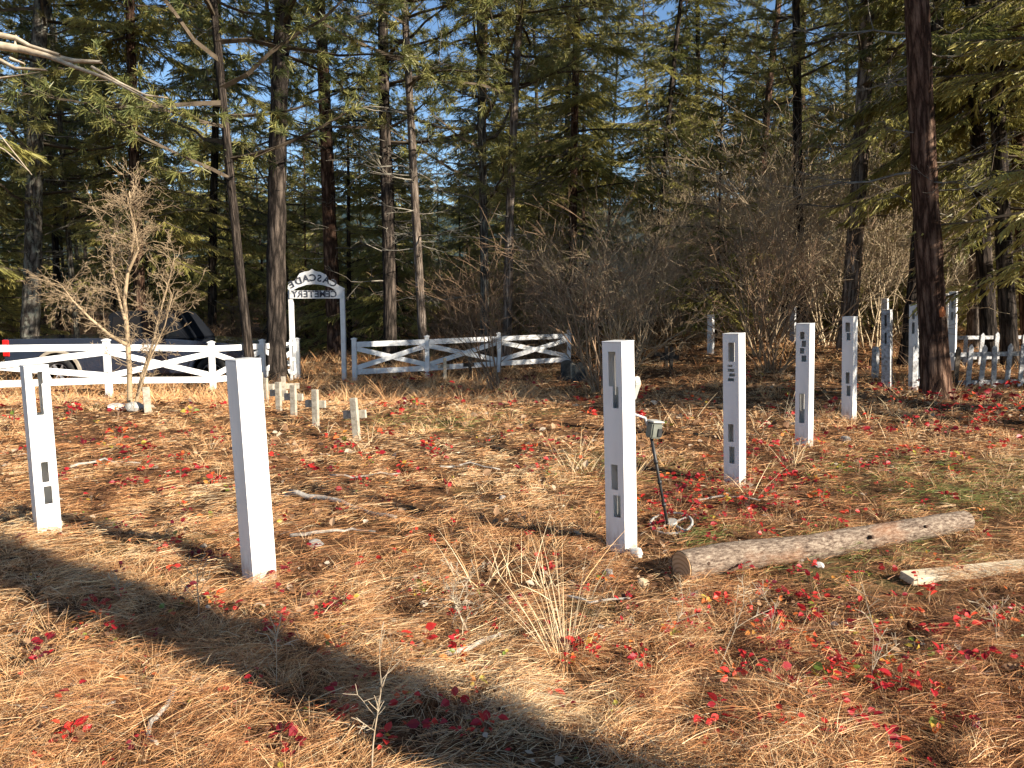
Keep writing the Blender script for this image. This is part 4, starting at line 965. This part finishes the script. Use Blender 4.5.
# ------------------------------------------------------------------ near dead limb, bare twigs, sticks, tall grass clump
def dead_limb_tree():
    x, y = -6.6, 7.4; g = h(x, y); o = empty('snag_tree', (x, y, g)); tag(o, 'dead limbed tree at the left edge, its broken pale limb reaching into view', 'tree')
    link('trunk', trunk_mesh('trunk', 12, .19, M['bark_grey'], 77), o)
    R = random.Random(5)
    def L(px, py, d): q = P(px, py, d); return Vector((q.x - x, q.y - y, q.z - g))
    s = []
    def limb(pts, r0, r1):
        q = [L(*p) for p in pts]
        for i in range(len(q) - 1):
            t0 = i / (len(q) - 1); t1 = (i + 1) / (len(q) - 1); s.append((q[i], q[i + 1], r0 + (r1 - r0) * t0, r0 + (r1 - r0) * t1))
    limb([(-175, 30, 7.4), (-60, 40, 7.), (0, 46, 6.9), (20, 49, 6.9), (45, 55, 6.85), (75, 61, 6.8), (101, 62, 6.75)], .05, .013)
    limb([(-60, 28, 7.), (0, 35, 6.9), (16, 38, 6.9), (30, 46, 6.88), (60, 55, 6.8)], .028, .012)
    limb([(45, 55, 6.85), (75, 67, 6.7), (106, 78, 6.6), (128, 89, 6.5), (156, 104, 6.4)], .02, .005)
    limb([(92, 67, 6.7), (120, 83, 6.6), (145, 95, 6.5), (168, 98, 6.5)], .014, .006)
    limb([(-40, 50, 6.9), (0, 60, 6.9), (15, 68, 6.85), (47, 70, 6.8)], .022, .008)
    limb([(15, 49, 6.9), (16, 35, 6.9)], .012, .008); limb([(10, 58, 6.9), (25, 64, 6.9)], .012, .008)
    limb([(-40, 80, 6.9), (0, 78, 6.9), (20, 75, 6.9)], .012, .006)
    for a in ((0, 135, 32, 175), (5, 150, 30, 172), (0, 78, 40, 72)):
        limb([(a[0] - 40, a[1] - 20, 6.9), (a[0], a[1], 6.9), (a[2], a[3], 6.8)], .008, .003)
    V = segobj('dead_limb', s, M['stem'], 9, o)
dead_limb_tree()
def bare_twig(px, py, hh, label, seed, r0=.0035, sx=0, sy=0, depth=2):
    R = random.Random(seed); p = G(px, py); out = []
    grow((0, 0, -.02), (sx, sy, 1), hh, r0, depth, R, out, .12, .0, (1, 3), .5, .6, .0011, 6)
    o = segobj('bare_twig', out, M['stem'], 5); o.location = p; tag(o, label, 'twig')
bare_twig(198, 615, .24, 'pale forked twig standing in the trunk shadow at left', 1)
bare_twig(125, 605, .13, 'short bent twig left of the forked twig in the shadow', 2, .0025, -.5)
bare_twig(372, 768, .28, 'pale branched dead stem in the shadow at the bottom of the view', 3)
bare_twig(450, 628, .22, 'grey twig tangle beside the dark hollow left of the tall grass', 4, .005, .3, .1, 3)
bare_twig(470, 632, .20, 'grey forked sticks at the foot of the tall grass clump', 6, .006, -.5, .1, 3)
bare_twig(718, 668, .30, 'thin reddish stem arching above the straw before the log', 7, .0028, .35)
bare_twig(672, 640, .2, 'thin stem with a curl in front of the log end', 8, .002, .2)
bare_twig(770, 650, .2, 'thin brown stem below the middle of the log', 9, .002)
bare_twig(870, 690, .26, 'fine reddish stalks below the board', 10, .002, .1)
bare_twig(1000, 650, .2, 'fine twig at the right edge under the board', 11, .002, -.2)
bare_twig(275, 690, .22, 'thin bare stem crossing the shadow edge near the bottom left', 12, .002, .2)
bare_twig(10, 640, .16, 'reddish bare twig at the left edge by the shadow', 13, .003, .8)
def stick(label, pts, r0, r1, seed=0, name='fallen_stick'):
    q = [G(*p) for p in pts]; n = len(q); c = q[0].copy(); R = random.Random(seed)
    f = []
    for i in range(n - 1):
        for k in range(4): f.append(q[i].lerp(q[i + 1], k / 4) - c)
    f.append(q[-1] - c); m = len(f) - 1
    for i, v in enumerate(f): v.z = h(v.x + c.x, v.y + c.y) - c.z + r0 * .9 + .018 + R.gauss(0, .004)
    b = MB(); b.tube(f, [r0 + (r1 - r0) * i / m for i in range(m + 1)], 8, True, True, .25, seed); o = b.build(name, M['stick'], None); o.location = c; tag(o, label, 'stick')
stick('curved grey root like stick near the bottom left', [(176, 693), (166, 714), (152, 728), (148, 744), (158, 752)], .011, .006, 1)
stick('mossy pale stick lying flat in the bottom left straw', [(42, 716), (70, 718), (98, 712), (116, 708)], .009, .005, 2)
stick('long grey limb lying across the clearing centre', [(290, 497), (325, 503), (360, 514), (396, 523)], .022, .012, 3)
stick('forked grey stick right of the plain white post', [(290, 540), (320, 537), (352, 533), (375, 536)], .012, .006, 4)
stick('crooked grey stick in front of the row of crosses', [(330, 478), (360, 480), (400, 477)], .011, .006, 5)
stick('short grey stick near the centre of the clearing', [(440, 470), (470, 466), (500, 472)], .01, .006, 6)
stick('thin stick lying below the log end', [(560, 600), (590, 607), (630, 604)], .008, .005, 7)
stick('knobbly stick lying left of the tall grass clump', [(440, 668), (470, 655), (500, 640)], .013, .008, 8)
stick('thin pale stick under the second holed post', [(690, 505), (720, 500), (760, 503)], .008, .005, 9)
stick('broken stick in the far left grass', [(70, 470), (105, 462), (140, 466)], .012, .007, 10)
def tall_clump():
    p = G(566, 655); n = 85; r = np.random.default_rng(8); a = r.random(n) * 6.28; e = np.clip(1.42 - np.abs(r.normal(size=n)) * .22, .5, 1.55); rad = r.random(n) * .09
    P0 = np.stack([np.cos(a) * rad, np.sin(a) * rad, np.full(n, -.01)], 1); D = np.stack([np.cos(a) * np.cos(e), np.sin(a) * np.cos(e), np.sin(e)], 1); L = .15 + .55 * r.random(n) ** 1.3
    V, Q, m = ribbons(P0, D, L, np.full(n, .0026), np.stack([D[:, 0] * L * .3, D[:, 1] * L * .3, -L * .07], 1), 4, 2)
    n2 = 420; a = r.random(n2) * 6.28; e = np.clip(1.0 - np.abs(r.normal(size=n2)) * .6, -.1, 1.4); rad = r.random(n2) * .10
    P1 = np.stack([np.cos(a) * rad, np.sin(a) * rad, np.full(n2, .0)], 1); D1 = np.stack([np.cos(a) * np.cos(e), np.sin(a) * np.cos(e), np.sin(e)], 1); L1 = .06 + .13 * r.random(n2)
    V2, Q2, m2 = ribbons(P1, D1, L1, np.full(n2, .0026), np.stack([D1[:, 0] * L1 * .5, D1[:, 1] * L1 * .5, -L1 * .6], 1), 4, 3)
    T = np.concatenate([np.repeat(np.clip(.84 + r.normal(size=n) * .05, 0, .93), m), np.repeat(np.clip(.62 + r.normal(size=n2) * .09, 0, .9), m2)])
    o = link('grass_clump', npmesh('grass_clump', np.concatenate([V, V2]), np.concatenate([Q, Q2 + len(V)]), M['straw'], tint=T)); o.location = p; tag(o, 'tall dry bunch grass clump standing in front of the metal detector post', 'grass clump')
tall_clump()
# orange wound as part of the right pine
def wound():
    p = P(942.5, 312, 10.80); b = MB(); q = blz.matrix_basis.inverted() @ p
    b.prism([(-.03, -.07), (.02, -.06), (.055, .0), (.03, .035), (.0, .08), (-.04, .03)], -.02, .03, Matrix.Translation(q) @ Matrix.Rotation(.5, 4, 'Z')); b.build('bark_wound', M['orange_wood'], blz, .008)
wound()

# ------------------------------------------------------------------ distant hill
def hill():
    n = 120; a = np.linspace(-.9, .9, n); V = []; Q = []
    for j, (rr, zz) in enumerate(((420, -5), (520, .45), (650, 1.), (800, .9))):
        hh = 95 * (.55 + .5 * fbm(a * 4 + 3, a * 0 + j * .3, 91, 4)) + 30 * np.exp(-((a - .46) / .16) ** 2)
        z = hh * zz if zz > 0 else np.full(n, -5.)
        V.append(np.stack([rr * np.sin(a), rr * np.cos(a), z], 1))
    i = np.arange(4 * n).reshape(4, n); Q = np.stack([i[:-1, :-1], i[:-1, 1:], i[1:, 1:], i[1:, :-1]], -1).reshape(-1, 4)
    o = link('hill', npmesh('hill', np.concatenate(V), Q, M['hill'], smooth=True)); tag(o, 'distant wooded hillside glimpsed between the trunks', 'hill', kind='structure')
hill()

# ------------------------------------------------------------------ light, world, camera
az = math.radians(SUN_AZ); el = math.radians(SUN_EL)
sdir = Vector((math.cos(el) * math.cos(az), -math.cos(el) * math.sin(az), math.sin(el)))
ld = bpy.data.lights.new('sun', 'SUN'); ld.energy = 5.0; ld.angle = math.radians(.5); ld.color = (1., .91, .78)
lo = bpy.data.objects.new('sun', ld); COL.objects.link(lo); lo.rotation_euler = sdir.to_track_quat('Z', 'Y').to_euler()
w = bpy.data.worlds.new('World'); scene.world = w; w.use_nodes = True; nt = w.node_tree
sky = nt.nodes.new('ShaderNodeTexSky'); sky.sky_type = 'NISHITA'; sky.sun_disc = False; sky.sun_elevation = el
sky.sun_rotation = math.atan2(sdir.x, sdir.y); sky.air_density = 1.; sky.dust_density = .4; sky.ozone_density = 2.; sky.altitude = 1200
hs = nt.nodes.new('ShaderNodeHueSaturation'); hs.inputs['Saturation'].default_value = 1.08; nt.links.new(sky.outputs[0], hs.inputs['Color'])
nt.links.new(hs.outputs[0], nt.nodes['Background'].inputs[0]); nt.nodes['Background'].inputs[1].default_value = .08
cd = bpy.data.cameras.new('camera'); cd.lens = F / 1024 * 36; cd.sensor_width = 36; cd.clip_end = 3000; cd.clip_start = .05
co = bpy.data.objects.new('camera', cd); COL.objects.link(co); co.location = (0, 0, EYE); co.rotation_euler = (math.radians(90) - PITCH, 0, 0); scene.camera = co
scene.view_settings.view_transform = 'Standard'; scene.view_settings.look = 'None'; scene.view_settings.exposure = 1.22; scene.view_settings.gamma = 1
c = scene.cycles; c.max_bounces = 6; c.diffuse_bounces = 4; c.glossy_bounces = 2; c.transmission_bounces = 2; c.transparent_max_bounces = 4; c.use_denoising = True
c.caustics_reflective = False; c.caustics_refractive = False
print('shrub segs', nseg_, 'tris', sum(len(m.polygons) for m in bpy.data.meshes))
